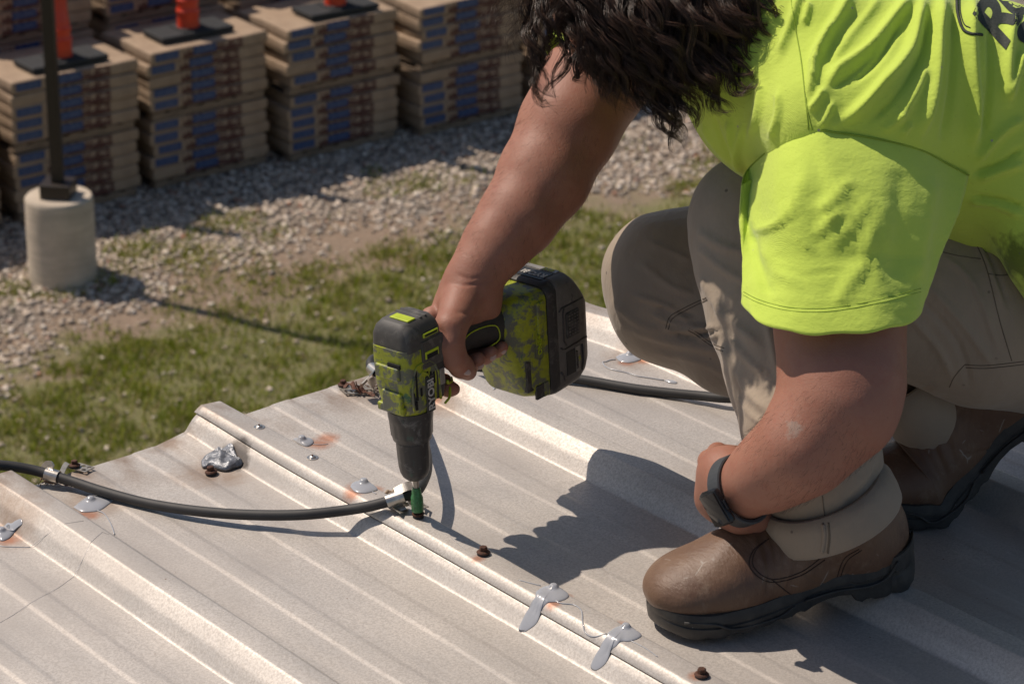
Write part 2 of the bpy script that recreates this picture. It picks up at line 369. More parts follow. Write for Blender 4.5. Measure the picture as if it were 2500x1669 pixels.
L.new(c, b.inputs['Base Color']); b.inputs['Roughness'].default_value = 0.6
tr = N.new('ShaderNodeBsdfTranslucent'); L.new(c, tr.inputs[0]); mx = N.new('ShaderNodeMixShader'); mx.inputs[0].default_value = 0.3
L.new(b.outputs[0], mx.inputs[1]); L.new(tr.outputs[0], mx.inputs[2]); L.new(mx.outputs[0], N['Material Output'].inputs[0])
v, f = blades(200000, 4.6, 14.0, 8.6, 13.3)
tag(mobj('grass', v, f, M_GRASS, smooth=False), kind='stuff')
# a few broad weeds on the soil
# ================================================================== LIGHT POLE
M_CONC = simple('cast_concrete', (0.58, 0.49, 0.38), 0.85, 0, 0.22, 6, 60, 0.35, 0.006)
nt = M_CONC.node_tree; b = nt.nodes['Principled BSDF']; _c = b.inputs['Base Color'].links[0].from_socket
nt.links.new(mixc(nt, mth(nt, 'MULTIPLY', ramp(nt, noise(nt, 9, 3, 0.6, stretch=(.3, .3, 3.2)), [(0.45, 0), (0.62, 1)]), 0.45), _c, (0.36, 0.30, 0.23)), b.inputs['Base Color'])
M_BRONZE = simple('bronze_paint', (0.030, 0.022, 0.017), 0.45, 0.2, 0.2, 20)
PB = np.array([7.057, 12.693, GZ]); lp = thing('light_pole', 'dark square lamp post on a round pale concrete footing', 'lamp post', PB)
w = MB(); w.lathe(PB-np.array([0, 0, .1]), (0, 0, 1), [(0.236, 0), (0.237, .3), (0.235, .33), (0.237, .5), (0.235, .7), (0.232, .715), (0.222, .728)], 48); w.build('footing', M_CONC, lp, angle=50)
RB = np.array([[math.cos(.35), -math.sin(.35), 0], [math.sin(.35), math.cos(.35), 0], [0, 0, 1]])
RB = np.array([[math.cos(-.8), -math.sin(-.8), 0], [math.sin(-.8), math.cos(-.8), 0], [0, 0, 1]])
w = MB(); w.box(PB+[0, 0, .628+.052], (.21, .21, .105), RB, 0.006); w.build('base_cover', M_BRONZE, lp)
w = MB(); w.box(PB+[0, 0, .733+3.2], (.078, .078, 6.4), RB, 0.006); w.build('post', M_BRONZE, lp)
w = MB(); w.box(PB+np.array([-.15, .1, 7.1]), (.6, .3, .1), RB, 0.02); w.build('lamp_head', M_BRONZE, lp)

# ================================================================== PALLETS OF CARTONS AND CONES
m, nt, b, N, L = newmat('printed_cardboard'); M_CARD = m
oc = texco(nt); sep = N.new('ShaderNodeSeparateXYZ'); L.new(oc, sep.inputs[0]); gx_, gy_, gz_ = sep.outputs
base = mixc(nt, ramp(nt, noise(nt, 9, 4), [(0.3, 0), (0.7, 1)]), (0.36, 0.262, 0.175), (0.29, 0.205, 0.135))
# printed front face: dark brown artwork with pale flecks, bare board at both ends
inx = mth(nt, 'MULTIPLY', mth(nt, 'GREATER_THAN', gx_, 0.27), mth(nt, 'LESS_THAN', gx_, 0.80))
edge = mth(nt, 'GREATER_THAN', mth(nt, 'ADD', noise(nt, 18, 3, 0.6, stretch=(1, 1, 2)), mth(nt, 'MULTIPLY', mth(nt, 'LESS_THAN', gz_, 0.045), 0.12)), 0.50)
art = mth(nt, 'MULTIPLY', inx, edge)
front = mth(nt, 'LESS_THAN', gy_, 0.004)
art = mth(nt, 'MULTIPLY', art, front)
c = mixc(nt, art, base, (0.085, 0.030, 0.022))
fl = mth(nt, 'MULTIPLY', mth(nt, 'MULTIPLY', front, inx), mth(nt, 'GREATER_THAN', noise(nt, 70, 2, 0.5, stretch=(0.5, 1, 1.6)), 0.66))
c = mixc(nt, mth(nt, 'MULTIPLY', fl, 0.8), c, (0.42, 0.33, 0.26))
dk = mth(nt, 'MULTIPLY', mth(nt, 'MULTIPLY', front, mth(nt, 'GREATER_THAN', gx_, 0.8)), mth(nt, 'GREATER_THAN', noise(nt, 45, 1, 0.5), 0.68))
c = mixc(nt, mth(nt, 'MULTIPLY', dk, 0.75), c, (0.10, 0.06, 0.04))
L.new(c, b.inputs['Base Color']); b.inputs['Roughness'].default_value = 0.8
L.new(bump(nt, noise(nt, 8, 3), 0.4, 0.02), b.inputs['Normal'])
m, nt, b, N, L = newmat('blue_label_print'); M_BLUE = m
oc = texco(nt); sep = N.new('ShaderNodeSeparateXYZ'); L.new(oc, sep.inputs[0])
band = mth(nt, 'LESS_THAN', mth(nt, 'ABSOLUTE', sep.outputs['Z']), 0.010)
nn = mth(nt, 'MULTIPLY', band, mth(nt, 'MULTIPLY', mth(nt, 'GREATER_THAN', noise(nt, 60, 1, 0.5, stretch=(1, 1, 0.5)), 0.5), mth(nt, 'LESS_THAN', mth(nt, 'ABSOLUTE', sep.outputs['X']), 0.08)))
L.new(mixc(nt, mth(nt, 'MULTIPLY', nn, 0.45), (0.017, 0.048, 0.145), (0.16, 0.19, 0.26)), b.inputs['Base Color']); b.inputs['Roughness'].default_value = 0.5
M_WOOD = simple('pallet_wood', (0.26, 0.19, 0.13), 0.85, 0, 0.35, 8)
M_ORANGE = simple('orange_plastic', (0.62, 0.048, 0.016), 0.38, 0, 0.12, 10, 60, 0.05)
M_RUBBER = simple('cone_rubber', (0.022, 0.024, 0.026), 0.75, 0, 0.3, 14, 80, 0.3, 0.003)
CW, CD, CH = 1.03, 0.70, 0.0905
def carton_mesh(seed):
    r = random.Random(seed); nx, ny = 12, 8; bm = bmesh.new(); bmesh.ops.create_grid(bm, x_segments=nx, y_segments=ny, size=0.5)
    me = None; V = []; F = []; bulge = lambda u: math.sin(math.pi*u)
    zc = CH
    # box with bowed sides: rings around the carton, z levels
    per = [(i/nx, 0) for i in range(nx)]+[(1, j/ny) for j in range(ny)]+[(1-i/nx, 1) for i in range(nx)]+[(0, 1-j/ny) for j in range(ny)]
    lv = [(0.0, -0.007), (0.07, 0.002), (0.5, 0.004), (0.93, 0.002), (1.0, -0.007)]
    ph = r.uniform(0, 6)
    for t, o in lv:
        for (a, c2) in per:
            x, y = a*CW, c2*CD; nx_, ny_ = 0, 0
            if c2 == 0: ny_ = -1
            if c2 == 1: ny_ = 1
            if a == 0: nx_ = -1
            if a == 1: nx_ = 1
            oo = o-(0.006 if o < 0 else 0)*0+0.003*math.sin(9*a+ph)*math.sin(7*c2+ph)
            z = t*CH+(0.004*math.sin(5*a+ph)+0.003*math.sin(7*c2+2*ph) if 0 < t else 0)
            V.append((x+nx_*oo*(2.6 if nx_ else 1), y+ny_*oo, z))
    n = len(per)
    for i in range(len(lv)-1):
        for j in range(n): F.append((i*n+j, i*n+(j+1) % n, (i+1)*n+(j+1) % n, (i+1)*n+j))
    F.append(tuple(reversed(range(n)))); F.append(tuple((len(lv)-1)*n+j for j in range(n)))
    bm.free(); me = bpy.data.meshes.new('carton'); me.from_pydata(V, [], F); me.update(); me.polygons.foreach_set('use_smooth', [False]*len(me.polygons)); me.materials.append(M_CARD); return me
CARTONS = [carton_mesh(k) for k in range(5)]
lm_ = MB(); lm_.box((0, 0, 0), (0.205, 0.003, 0.060)); _t = lm_.build('label', M_BLUE); LABEL_ME = _t.data; bpy.data.objects.remove(_t)
_p = MB()
for y in (0.05, 0.35, 0.65): _p.box((0.50, y, 0.030), (1.0, 0.07, 0.044))
for k in range(7): _p.box((0.05+k*0.15, 0.35, 0.060), (0.10, 0.70, 0.013))
_p.box((0.50, 0.35, 0.004), (1.0, 0.60, 0.006)); _t = _p.build('pallet', M_WOOD); PALLET_ME = _t.data; bpy.data.objects.remove(_t)
ORD = ['top', 'second', 'third', 'fourth', 'fifth', 'sixth']
def load(x, y, z, nlay, where, seed, rot=0.0):
    r = random.Random(seed)
    p = bpy.data.objects.new('pallet', PALLET_ME); link(p); p.location = (x, y, z); p.rotation_euler = (0, 0, rot)
    tag(p, f'wooden pallet under the {where}', 'pallet', 'pallets under the carton loads')
    for k in range(nlay):
        o = bpy.data.objects.new('carton', CARTONS[r.randrange(5)]); link(o)
        dx, dy = r.uniform(-.016, .016), r.uniform(-.010, .010)
        zz = z+0.072+k*(CH+0.0030)
        o.location = (x+dx-(0.015 if k % 2 else 0), y+dy, zz); o.rotation_euler = (0, 0, rot+r.uniform(-.008, .008))
        n = nlay-1-k; pos = 'bottom' if k == 0 else ORD[n]
        tag(o, f'brown carton, {pos} layer, {where}', 'carton', 'brown cartons stacked on pallets')
        for lx in ((0.125, 0.46) if (k+seed) % 6 else (0.46,)):
            l = bpy.data.objects.new('label', LABEL_ME); link(l, o); l.location = (lx, -0.0062, 0.052 if lx < .3 else 0.050)
    return z+0.072+nlay*(CH+0.0030)
FRONT = [(6.14, 13.76, 'left-edge front stack', 0), (7.345, 13.80, 'front stack behind the lamp post', 1), (8.53, 13.81, 'front stack right of the lamp post', 1), (9.70, 13.69, 'third front stack carrying a cone', 1), (10.89, 13.56, 'front stack behind the hair', 0), (12.08, 13.50, 'front stack right of the arm', 0)]
for k, (x, y, nm, cone) in enumerate(FRONT):
    z = load(x+0.01, y, GZ+.01, 5, 'lower load, '+nm, 10+k, rnd.uniform(-.02, 0.0))
    z = load(x, y-0.01, z+.004, 5 if k < 3 else 5, 'upper load, '+nm, 20+k, rnd.uniform(-.03, -0.0))
BACK = [(6.30, 14.60, 'left-edge back stack'), (7.47, 14.60, 'back stack behind the lamp post'), (8.67, 14.57, 'second back stack from the lamp post'), (9.85, 14.55, 'third back stack from the lamp post'), (11.05, 14.5, 'back stack behind the hair'), (12.25, 14.45, 'rightmost back stack')]
for k, (x, y, nm) in enumerate(BACK):
    z = GZ+.01
    for lv, nn_ in enumerate(('bottom load, ', 'middle load, ', 'top load, ')):
        if lv == 0 and False: continue
        z = load(x+rnd.uniform(-.02, .02), y, z+.004, 5, nn_+nm, 40+5*k+lv, rnd.uniform(-.02, .01))
# cones: tall orange with heavy black foot
def cone(cx, cy, z, w_, where, rot):
    t = thing('traffic_cone', where, 'traffic cone', (cx, cy, z), 'orange traffic cones on the cartons')
    w = MB(); c, s = math.cos(rot), math.sin(rot); R = np.array([[c, -s, 0], [s, c, 0], [0, 0, 1]])
    w.box((cx, cy, z+.022), (w_, .30, .044), R, 0.008); w.box((cx, cy, z+.050), (.22, .22, .012), R, .004); w.build('base', M_RUBBER, t)
    w = MB(); pr = [(0.088, .046)]
    for h, r in ((.07, .086), (.12, .083), (.15, .083), (.16, .089), (.185, .089), (.195, .080), (.235, .078), (.245, .085), (.27, .085), (.28, .076), (.30, .074), (.33, .073), (.34, .068), (.55, .058), (.60, .056), (.61, .061), (.64, .061), (.65, .054), (.95, .040), (1.02, .038), (1.05, .03)): pr.append((r, h))
    w.lathe((cx, cy, z), (0, 0, 1), pr, 28); w.build('cone_body', M_ORANGE, t, angle=40)
ZT = GZ+.018+2*(0.072+5*(CH+0.0030))+0.006
cone(7.88, 13.99, ZT, .63, 'orange cone on the carton stack just behind the lamp post', -.02)
cone(9.03, 14.05, ZT, .63, 'orange cone on the second carton stack, between two other cones', -.04)
cone(10.28, 13.87, ZT, .63, 'orange cone on the third carton stack, near the hair', -.05)

# ================================================================== ROOF HARDWARE
M_SEAL = None
m, nt, b, N, L = newmat('grey_sealant'); M_SEAL = m
L.new(mixc(nt, noise(nt, 90, 3), (0.30, 0.31, 0.335), (0.36, 0.37, 0.39)), b.inputs['Base Color']); b.inputs['Roughness'].default_value = 0.24; b.inputs['Coat Weight'].default_value = 0.2; b.inputs['Coat Roughness'].default_value = 0.05
L.new(bump(nt, noise(nt, 120, 2), 0.25, 0.001), b.inputs['Normal'])
M_RUST = simple('rusty_steel', (0.115, 0.042, 0.020), 0.75, 0.25, 0.55, 350, 700, 0.6, 0.0006, col2=(0.05, 0.024, 0.016))
M_ZINC = simple('bright_zinc', (0.62, 0.58, 0.52), 0.32, 0.9, 0.25, 160, 400, 0.15, 0.0003)
M_ZINC2 = simple('dull_zinc', (0.46, 0.42, 0.36), 0.45, 0.7, 0.3, 120, 400, 0.2, 0.0003)
M_HOSE = simple('black_hose_rubber', (0.030, 0.029, 0.028), 0.62, 0, 0.2, 60, 1500, 0.35, 0.0004)
M_WASH = simple('washer_rubber', (0.03, 0.03, 0.03), 0.7)
M_MUD = simple('dried_mud', (0.50, 0.38, 0.27), 0.9, 0, 0.4, 200, 300, 0.9, 0.002)
M_LEAF = simple('dead_leaf', (0.16, 0.060, 0.032), 0.7, 0, 0.5, 140, 300, 0.5, 0.001)
M_TWIG = simple('dry_twig', (0.17, 0.10, 0.06), 0.9, 0, 0.4, 100)

def hexring(c, n, a, b_, r, ang=0.0, k=6): return [np.array(c)+r*(math.cos(q+ang)*a+math.sin(q+ang)*b_) for q in np.linspace(0, 2*math.pi, k, endpoint=False)]
AX, AY = np.array([1.0, 0, 0]), RY
def screw(x, y, label, tilt=(0, 0), ang=0.3, group='hex head screws on the roof', mat=None, part_of=None, s=1.0, lift=0.0):
    X, Y = locate(x, y, 0.003); base = roof_pt(X, Y, lift)
    n = RN+tilt[0]*AX+tilt[1]*AY; n /= np.linalg.norm(n); a = np.cross(AY, n); a /= np.linalg.norm(a); b_ = np.cross(n, a)
    t = thing('hex_screw', label, 'screw', base, group) if part_of is None else part_of
    w = MB(); w.loft([[base+n*h*s+r*s*(math.cos(q)*a+math.sin(q)*b_) for q in np.linspace(0, 2*math.pi, 24, endpoint=False)] for r, h in ((.0072, -.0005), (.0074, .0008), (.0068, .0022))]); w.build('rubber_washer', M_WASH, t)
    w = MB(); w.loft([[base+n*h*s+r*s*(math.cos(q)*a+math.sin(q)*b_) for q in np.linspace(0, 2*math.pi, 24, endpoint=False)] for r, h in ((.0076, .0022), (.0080, .0027), (.0070, .0040), (.0055, .0046))]); w.build('washer', mat or M_RUST, t)
    w = MB(); w.loft([hexring(base+n*h*s, n, a, b_, r*s, ang) for r, h in ((.0046, .0044), (.0047, .0090), (.0040, .0097))]); w.build('hex_head', mat or M_RUST, t)
    return t
screw(1180, 1352, 'rusty hex screw on the middle rib, down-left of the big arm shadow', ang=0.1, tilt=(.05, .03))
screw(1713, 1650, 'rusty hex screw at the bottom edge, below the boot toe', ang=0.5)
screw(516, 1152, 'rusty hex screw poking from the left of the grey tape lump', tilt=(-.08, .12), ang=.9, lift=.001)
# shiny blind rivets
def rivet(x, y, label):
    q_ = roofp(x, y, RH+.0028); X, Y = min(q_[0], .0505), q_@RY; p = roof_pt(X, Y); t = thing('rivet', label, 'rivet', p, 'bright rivets on the middle rib')
    w = MB(); w.loft([[p+RN*h+r*(math.cos(q)*AX+math.sin(q)*AY) for q in np.linspace(0, 2*math.pi, 28, endpoint=False)] for r, h in ((.0073, 0.0), (.0072, .0008), (.0060, .0012), (.0048, .0009), (.0040, .0020), (.0026, .0032), (.0012, .0030))]); w.build('rivet_head', M_ZINC, t, angle=50)
    w = MB(); w.loft([[p+RN*h+r*(math.cos(q)*AX+math.sin(q)*AY) for q in np.linspace(0, 2*math.pi, 8, endpoint=False)] for r, h in ((.0013, .0029), (.0009, .0044))]); w.build('mandrel', M_RUST, t)
rivet(633, 1044, 'bright rivet on the middle rib nearest the roof edge')
rivet(763, 1117, 'bright rivet on the middle rib, between the edge rivet and a sealant blob')
# sealant
def blob(outline, bumps, label, h=0.0035, xm=9.0, parts=(), cat='sealant blob', group='sealant blobs over roof screws', wob=0.0, extra=None):
    c = np.mean([locate(*q) for q in outline], axis=0); base = roof_pt(*c)
    t = thing('sealant_blob', label, cat, base, group)
    def loc2(x, y):
        if xm < 9:
            p = roofp(x, y, RH+.0028)
            if p[0] > .0285: return (p[0], p@RY)
        return locate(x, y)
    o = np.array([loc2(*q) for q in outline]); o = np.array([p[:2] for p in catmull([np.r_[q, 0] for q in list(o)+[o[0]]], 6)])[:-1]; o[:, 0] = np.minimum(o[:, 0], xm+.001+.0012*np.sin(o[:, 1]*900))
    S = [1.0, 0.985, 0.95, 0.9, 0.82, 0.74, 0.66, 0.58, 0.50, 0.44, 0.38, 0.32, 0.26, 0.20, 0.12, 0.05]; rings = []
    bl = [(np.array(loc2(*q[:2])), q[2], q[3]) for q in bumps]
    cc = bl[0][0] if bl else c
    for s_ in S:
        XY = cc+(o-cc)*s_; ring = []
        for X, Y in XY:
            lift = h*(max(0.0, 1-s_**3))**0.6+0.0002
            for bc, bh, br in bl:
                d = math.hypot(X-bc[0], Y-bc[1]); lift += bh*(1/(1+(d/br)**8))*0.62+bh*0.22*math.exp(-(d/(br*2.2))**2)*(s_ < 0.99)
            ring.append(roof_pt(X, Y, lift))
        rings.append(ring)
    w = MB(); w.loft(rings, True); w.build('sealant', M_SEAL, t, smooth=True)
    for pts, r in parts:
        p3 = [roof_pt(*locate(*q), r*0.7) for q in pts]; w = MB(); w.tube(catmull(p3, 6), r, 6); w.build('strand', M_SEAL, t, smooth=True)
    return t
Z3 = lambda x, y: (x/3.915, 940+y/3.915)
blob([Z3(700, 1170), Z3(760, 1120), Z3(850, 1065), Z3(960, 1055), Z3(1075, 1095), Z3(1040, 1140), Z3(960, 1195), Z3(880, 1212), Z3(780, 1212)], [(*Z3(868, 1125), .0065, .0048)], 'grey sealant blob with a long drip on the left pan, below the hose',
     parts=[([Z3(930, 1200), Z3(1000, 1235), Z3(1060, 1330), Z3(1095, 1430)], .0009)])
blob([Z3(-40, 1370), Z3(60, 1325), Z3(110, 1320), Z3(160, 1290), Z3(205, 1280), Z3(212, 1330), Z3(160, 1375), Z3(135, 1420), Z3(80, 1470), Z3(0, 1485)], [(*Z3(15, 1420), .006, .005)], 'grey sealant blob with a pointed smear at the left photo edge',
     parts=[([Z3(-20, 1530), Z3(60, 1545), Z3(290, 1550)], .0005)])
Z4 = lambda x, y: (400+x/3.915, 900+y/3.915)
blob([Z4(1780, 1130), Z4(1800, 1095), Z4(1900, 1070), Z4(1970, 1085), Z4(2045, 1150), Z4(2000, 1175), Z4(1920, 1192), Z4(1830, 1178)], [(*Z4(1912, 1110), .0065, .0050)], 'oval grey sealant blob on the middle rib just above the hose clamp', xm=.0575, parts=[([Z4(1960, 1185), Z4(2000, 1200), Z4(2030, 1218)], .0006)])
blob([Z4(1230, 700), Z4(1290, 685), Z4(1380, 685), Z4(1430, 705), Z4(1425, 740), Z4(1370, 765), Z4(1300, 745)], [(*Z4(1320, 720), .0065, .0050)], 'grey sealant blob with red rust stain, partly behind the middle rib', parts=[([Z4(1425, 742), Z4(1500, 746), Z4(1570, 740)], .0005)])
Z5 = lambda x, y: (1100+x/3.915, 1269+y/3.915)
blob([Z5(815, 690), Z5(870, 655), Z5(960, 635), Z5(1060, 665), Z5(1130, 715), Z5(1110, 755), Z5(1030, 785), Z5(950, 790), Z5(900, 840), Z5(860, 900), Z5(820, 990), Z5(700, 1075), Z5(650, 1060), Z5(670, 990), Z5(760, 880), Z5(805, 780)], [(*Z5(985, 680), .0062, .0048)], 'grey sealant blob with a tongue running down the rib, upper of the twin drips', xm=.0575,
     parts=[([Z5(960, 780), Z5(1060, 820), Z5(1180, 835), Z5(1250, 890), Z5(1262, 1000), Z5(1290, 1100), Z5(1370, 1140), Z5(1490, 1110)], .0008), ([Z5(860, 650), Z5(760, 625), Z5(650, 595)], .0006)])
blob([Z5(1500, 1085), Z5(1560, 1045), Z5(1650, 1020), Z5(1740, 1045), Z5(1825, 1100), Z5(1790, 1140), Z5(1710, 1165), Z5(1640, 1165), Z5(1590, 1220), Z5(1530, 1270), Z5(1490, 1360), Z5(1400, 1435), Z5(1345, 1420), Z5(1350, 1360), Z5(1430, 1270), Z5(1480, 1180)], [(*Z5(1675, 1060), .0062, .0048)], 'grey sealant blob with a tongue running down the rib, lower of the twin drips', xm=.0575, parts=[([Z5(1700, 1165), Z5(1850, 1240), Z5(1980, 1330)], .0005)])
Z6 = lambda x, y: (1400+x/5.22, 700+y/5.22)
blob([Z6(535, 925), Z6(600, 890), Z6(700, 868), Z6(790, 852), Z6(850, 862), Z6(890, 780), Z6(925, 785), Z6(935, 820), Z6(905, 880), Z6(870, 935), Z6(800, 980), Z6(700, 997), Z6(590, 975)], [(*Z6(715, 920), .006, .0048)], 'grey sealant blob ringed with rust beside the far rib, left of the knee',
     parts=[([Z6(535, 955), Z6(470, 962), Z6(410, 985), Z6(375, 985), Z6(390, 1030), Z6(450, 1070), Z6(560, 1100), Z6(700, 1130), Z6(830, 1170), Z6(1000, 1195), Z6(1150, 1220)], .0010)])
blob([Z6(1150, 1222), Z6(1200, 1215), Z6(1290, 1225), Z6(1325, 1245), Z6(1300, 1262), Z6(1220, 1250)], [], 'small teardrop of grey sealant at the end of a string, right of the battery', h=0.0022, cat='sealant drop', group=None)
blob([(1192, 946), (1210, 938), (1236, 941), (1246, 952), (1232, 962), (1205, 957)], [(1222, 948, .006, .005)], 'grey sealant blob half hidden below the drill battery')
# weathered lump of tape
def lump(outline, h, mat, label, name='tape_lump', cat='tape patch', amp=0.004, seed=1, bend=1.0):
    r = np.random.default_rng(seed); o = np.array([locate(*q) for q in outline]); o = np.array([p[:2] for p in catmull([np.r_[q, 0] for q in list(o)+[o[0]]], 8)])[:-1]; c = o.mean(0)
    base = roof_pt(*c); S = np.linspace(1, 0.04, 26)**0.8; rings = []
    for s_ in S:
        XY = c+(o-c)*s_; ring = []
        for X, Y in XY:
            q = math.sin(X*150+Y*90+2*math.sin(Y*80+X*60))+0.6*math.sin(Y*210-X*120+1)+0.25*math.sin(X*410-Y*320)
            lift = 0.0006+h*(1-s_**4)**0.5+amp*q*0.5*(1-s_**6)+0.0012
            ring.append(roof_pt(X, Y, max(lift, 0.0004)))
        rings.append(ring)
    w = MB(); w.loft(rings, True); o_ = w.build(name, mat, None, smooth=True); return tag(o_, label, cat)
M_TAPE = simple('aged_foil_tape', (0.24, 0.25, 0.27), 0.38, 0.35, 0.35, 120, 260, 0.6, 0.002, col2=(0.12, 0.125, 0.135))
lump([Z3(1920, 745), Z3(1960, 700), Z3(2070, 625), Z3(2130, 625), Z3(2190, 580), Z3(2228, 582), Z3(2250, 650), Z3(2290, 735), Z3(2320, 740), Z3(2310, 780), Z3(2260, 800), Z3(2160, 832), Z3(2060, 815), Z3(2000, 800), Z3(1935, 800)], 0.007, M_TAPE, 'crumpled grey weathered tape lump stuck against the middle rib near the roof edge')
# perforated straps and clamps
def strap(corners, label, holes, lift=0.0025, clamp=None, cut=None):
    """corners: 4 photo pixels (a,b,c,d); holes along a-b and a-d"""
    P = [roof_pt(*locate(*q), lift) for q in corners]; base = np.mean(P, 0)
    t = thing('hose_bracket', label, 'hose bracket', base, 'brackets holding the hose')
    a, b_, c, d = P; na, nb = holes; w = MB(); th = 0.0013; G = {}
    n = np.cross(b_-a, d-a); n /= np.linalg.norm(n); n = n if n[2] > 0 else -n
    pt = lambda u, v: (a*(1-u)+b_*u)*(1-v)+(d*(1-u)+c*u)*v
    K = 12
    for i in range(na):
        for j in range(nb):
            u0, u1, v0, v1 = i/na, (i+1)/na, j/nb, (j+1)/nb; cu, cv = (u0+u1)/2, (v0+v1)/2; ru, rv = 0.29/na, 0.29/nb
            out, inn = [], []
            for k in range(K):
                q = 2*math.pi*(k+0.5)/K; x, y = math.cos(q), math.sin(q); mxx = max(abs(x), abs(y))
                out.append((cu+x/mxx*(u1-u0)/2, cv+y/mxx*(v1-v0)/2)); inn.append((cu+ru*x, cv+rv*y))
            vs = [pt(*q)+n*th for q in out]+[pt(*q)+n*th for q in inn]+[pt(*q) for q in out]+[pt(*q) for q in inn]; fs = []
            for k in range(K):
                l = (k+1) % K; fs += [(k, l, K+l, K+k), (2*K+l, 2*K+k, 3*K+k, 3*K+l), (K+k, K+l, 3*K+l, 3*K+k), (k, 2*K+k, 2*K+l, l)]
            w.add(vs, fs)
    w.build('perforated_plate', M_ZINC2, t)
    return t, n
# ---------------- hose path
HP = [(-120, 1120, .03, 1), (-40, 1131, .03, 1), (30, 1138, .024, 1), (85, 1148, .018, 0), (128, 1160, .014, 0), (180, 1176, .0105, 0), (250, 1199, .0085, 0), (350, 1226, .0075, 0), (450, 1243, .010, 0), (550, 1253, .0135, 0), (650, 1257, .018, 0), (750, 1255, .023, 0), (850, 1244, .029, 0), (920, 1231, .041, 0), (975, 1214, .050, 0),
      (1015, 1200, .052, 0), (1034, 1172, .050, 0), (1043, 1138, .046, 0), (1038, 1095, .042, 0), (1020, 1035, .038, 0), (1000, 985, .034, 0), (960, 935, .030, 0), (915, 905, .028, 0), (905, 885, .030, 0), (925, 872, .030, 0), (990, 872, .028, 0), (1080, 882, .022, 0), (1195, 899, .016, 0), (1300, 910, .012, 0), (1430, 928, .010, 0), (1560, 950, .0095, 0), (1700, 965, .012, 0), (1800, 972, .016, 0), (1950, 965, .014, 0), (2100, 940, .012, 0), (2250, 890, .012, 0), (2450, 830, .012, 0)]
hp3 = catmull([roofp(x, y, h) for x, y, h, k in HP], 10)
w = MB(); w.tube(hp3, 0.0064, 14); hose = w.build('hose', M_HOSE, None, smooth=True); tag(hose, 'long black rubber hose looping across the ribbed roof through metal clamps', 'hose')
def clamp(px_, t, tabdir, wid=0.02, mat=M_ZINC):
    i = min(range(1, len(hp3)-1), key=lambda k: np.linalg.norm(hp3[k]-px_)); p = hp3[i]; tg = hp3[i+1]-hp3[i-1]; tg /= np.linalg.norm(tg)
    s_ = np.cross(tg, RN); s_ /= np.linalg.norm(s_); u_ = np.cross(s_, tg)
    r1, r2 = 0.0070, 0.0082; rings = []
    for tt in (-wid/2, wid/2):
        for rr in ((r1, r2) if tt < 0 else (r2, r1)):
            rings.append([p+tg*tt+rr*(math.cos(q)*s_+math.sin(q)*u_) for q in np.linspace(0, 2*math.pi, 28, endpoint=False)])
    w = MB(); w.loft(rings+[rings[0]], False); w.build('clamp_band', mat, t, smooth=False)
    return p, tg, s_, u_
def ribbon(t, name, pts, wdir, wid, mat, th=0.0010):
    pts = catmull(pts, 6); wv = np.array(wdir)/np.linalg.norm(wdir)*wid/2; rings = []
    for i, p in enumerate(pts):
        tg = pts[min(i+1, len(pts)-1)]-pts[max(i-1, 0)]; n = np.cross(tg, wv); n = n/np.linalg.norm(n)*th/2
        rings.append([p-wv-n, p+wv-n, p+wv+n, p-wv+n])
    w = MB(); w.loft(rings, True); return w.build(name, mat, t)
# left bracket
t, n = strap([Z3(590, 800), Z3(760, 768), Z3(905, 812), Z3(815, 858)][:4], 'perforated hose bracket with rusty screw at the left roof edge', (2, 3), 0.003)
p, tg, s_, u_ = clamp(roofp(128, 1160, .014), t, 1, .017)
ribbon(t, 'clamp_tab', [p+u_*.009, p+u_*.011+s_*-.004-tg*.006, p+u_*.006-s_*.010-tg*.016, p-u_*.002-s_*.013-tg*.022], tg*0.3+u_, .011, M_ZINC)
ribbon(t, 'strap_arm', [p-u_*.004+s_*-.008+tg*.006, roof_pt(*locate(*Z3(640, 800)), .007), roof_pt(*locate(*Z3(690, 815)), .0045)], RY, .010, M_ZINC2)
screw(*Z3(715, 788), 'rusty hex screw through the left perforated hose bracket', lift=.004, tilt=(0.05, 0.1), ang=.2, s=.9)
# middle bracket at the drill
Z7 = lambda x, y: (800+x/5.22, 1000+y/5.22)
t, n = strap([Z7(690, 1235), Z7(925, 1408), Z7(1290, 1322), Z7(1060, 1185)], 'perforated hose bracket crusted with dried mud under the drill tip', (4, 4), 0.0055)
p, tg, s_, u_ = clamp(roofp(965, 1216, .050), t, 1, .021)
ribbon(t, 'clamp_tab', [p+u_*.008+tg*.002, p+u_*.0095+tg*.014-s_*.002, p+u_*.008+tg*.024-s_*.004], u_*0.6-s_, .012, M_ZINC)
ribbon(t, 'strap_arm', [p-u_*.008, p-u_*.018+tg*.004, roof_pt(*locate(*Z7(960, 1230)), .010)], tg, .012, M_ZINC2)
mud = []
w = MB(); rr = random.Random(3)
for k in range(46):
    zx, zy = rr.gauss(960, 75), rr.gauss(1290, 42)
    if k < 14: zx, zy = rr.uniform(760, 1060), 1200+rr.uniform(-20, 30)
    q = roof_pt(*locate(*Z7(zx, zy)), .0085+rr.uniform(0, .004)); r_ = rr.uniform(.0014, .0034)
    w.loft([[q+RN*h*r_+r_*g*(math.cos(a)*AX*rr.uniform(.7, 1.5)+math.sin(a)*AY*rr.uniform(.7, 1.3)) for a in np.linspace(0, 6.283, 7, endpoint=False)] for g, h in ((.5, -.7), (1, -.2), (.9, .3), (.4, .8))])
tag(w.build('mud_crust', M_MUD, None), 'pale dried mud crust sitting on the perforated bracket below the hose', 'dried mud', kind='stuff')
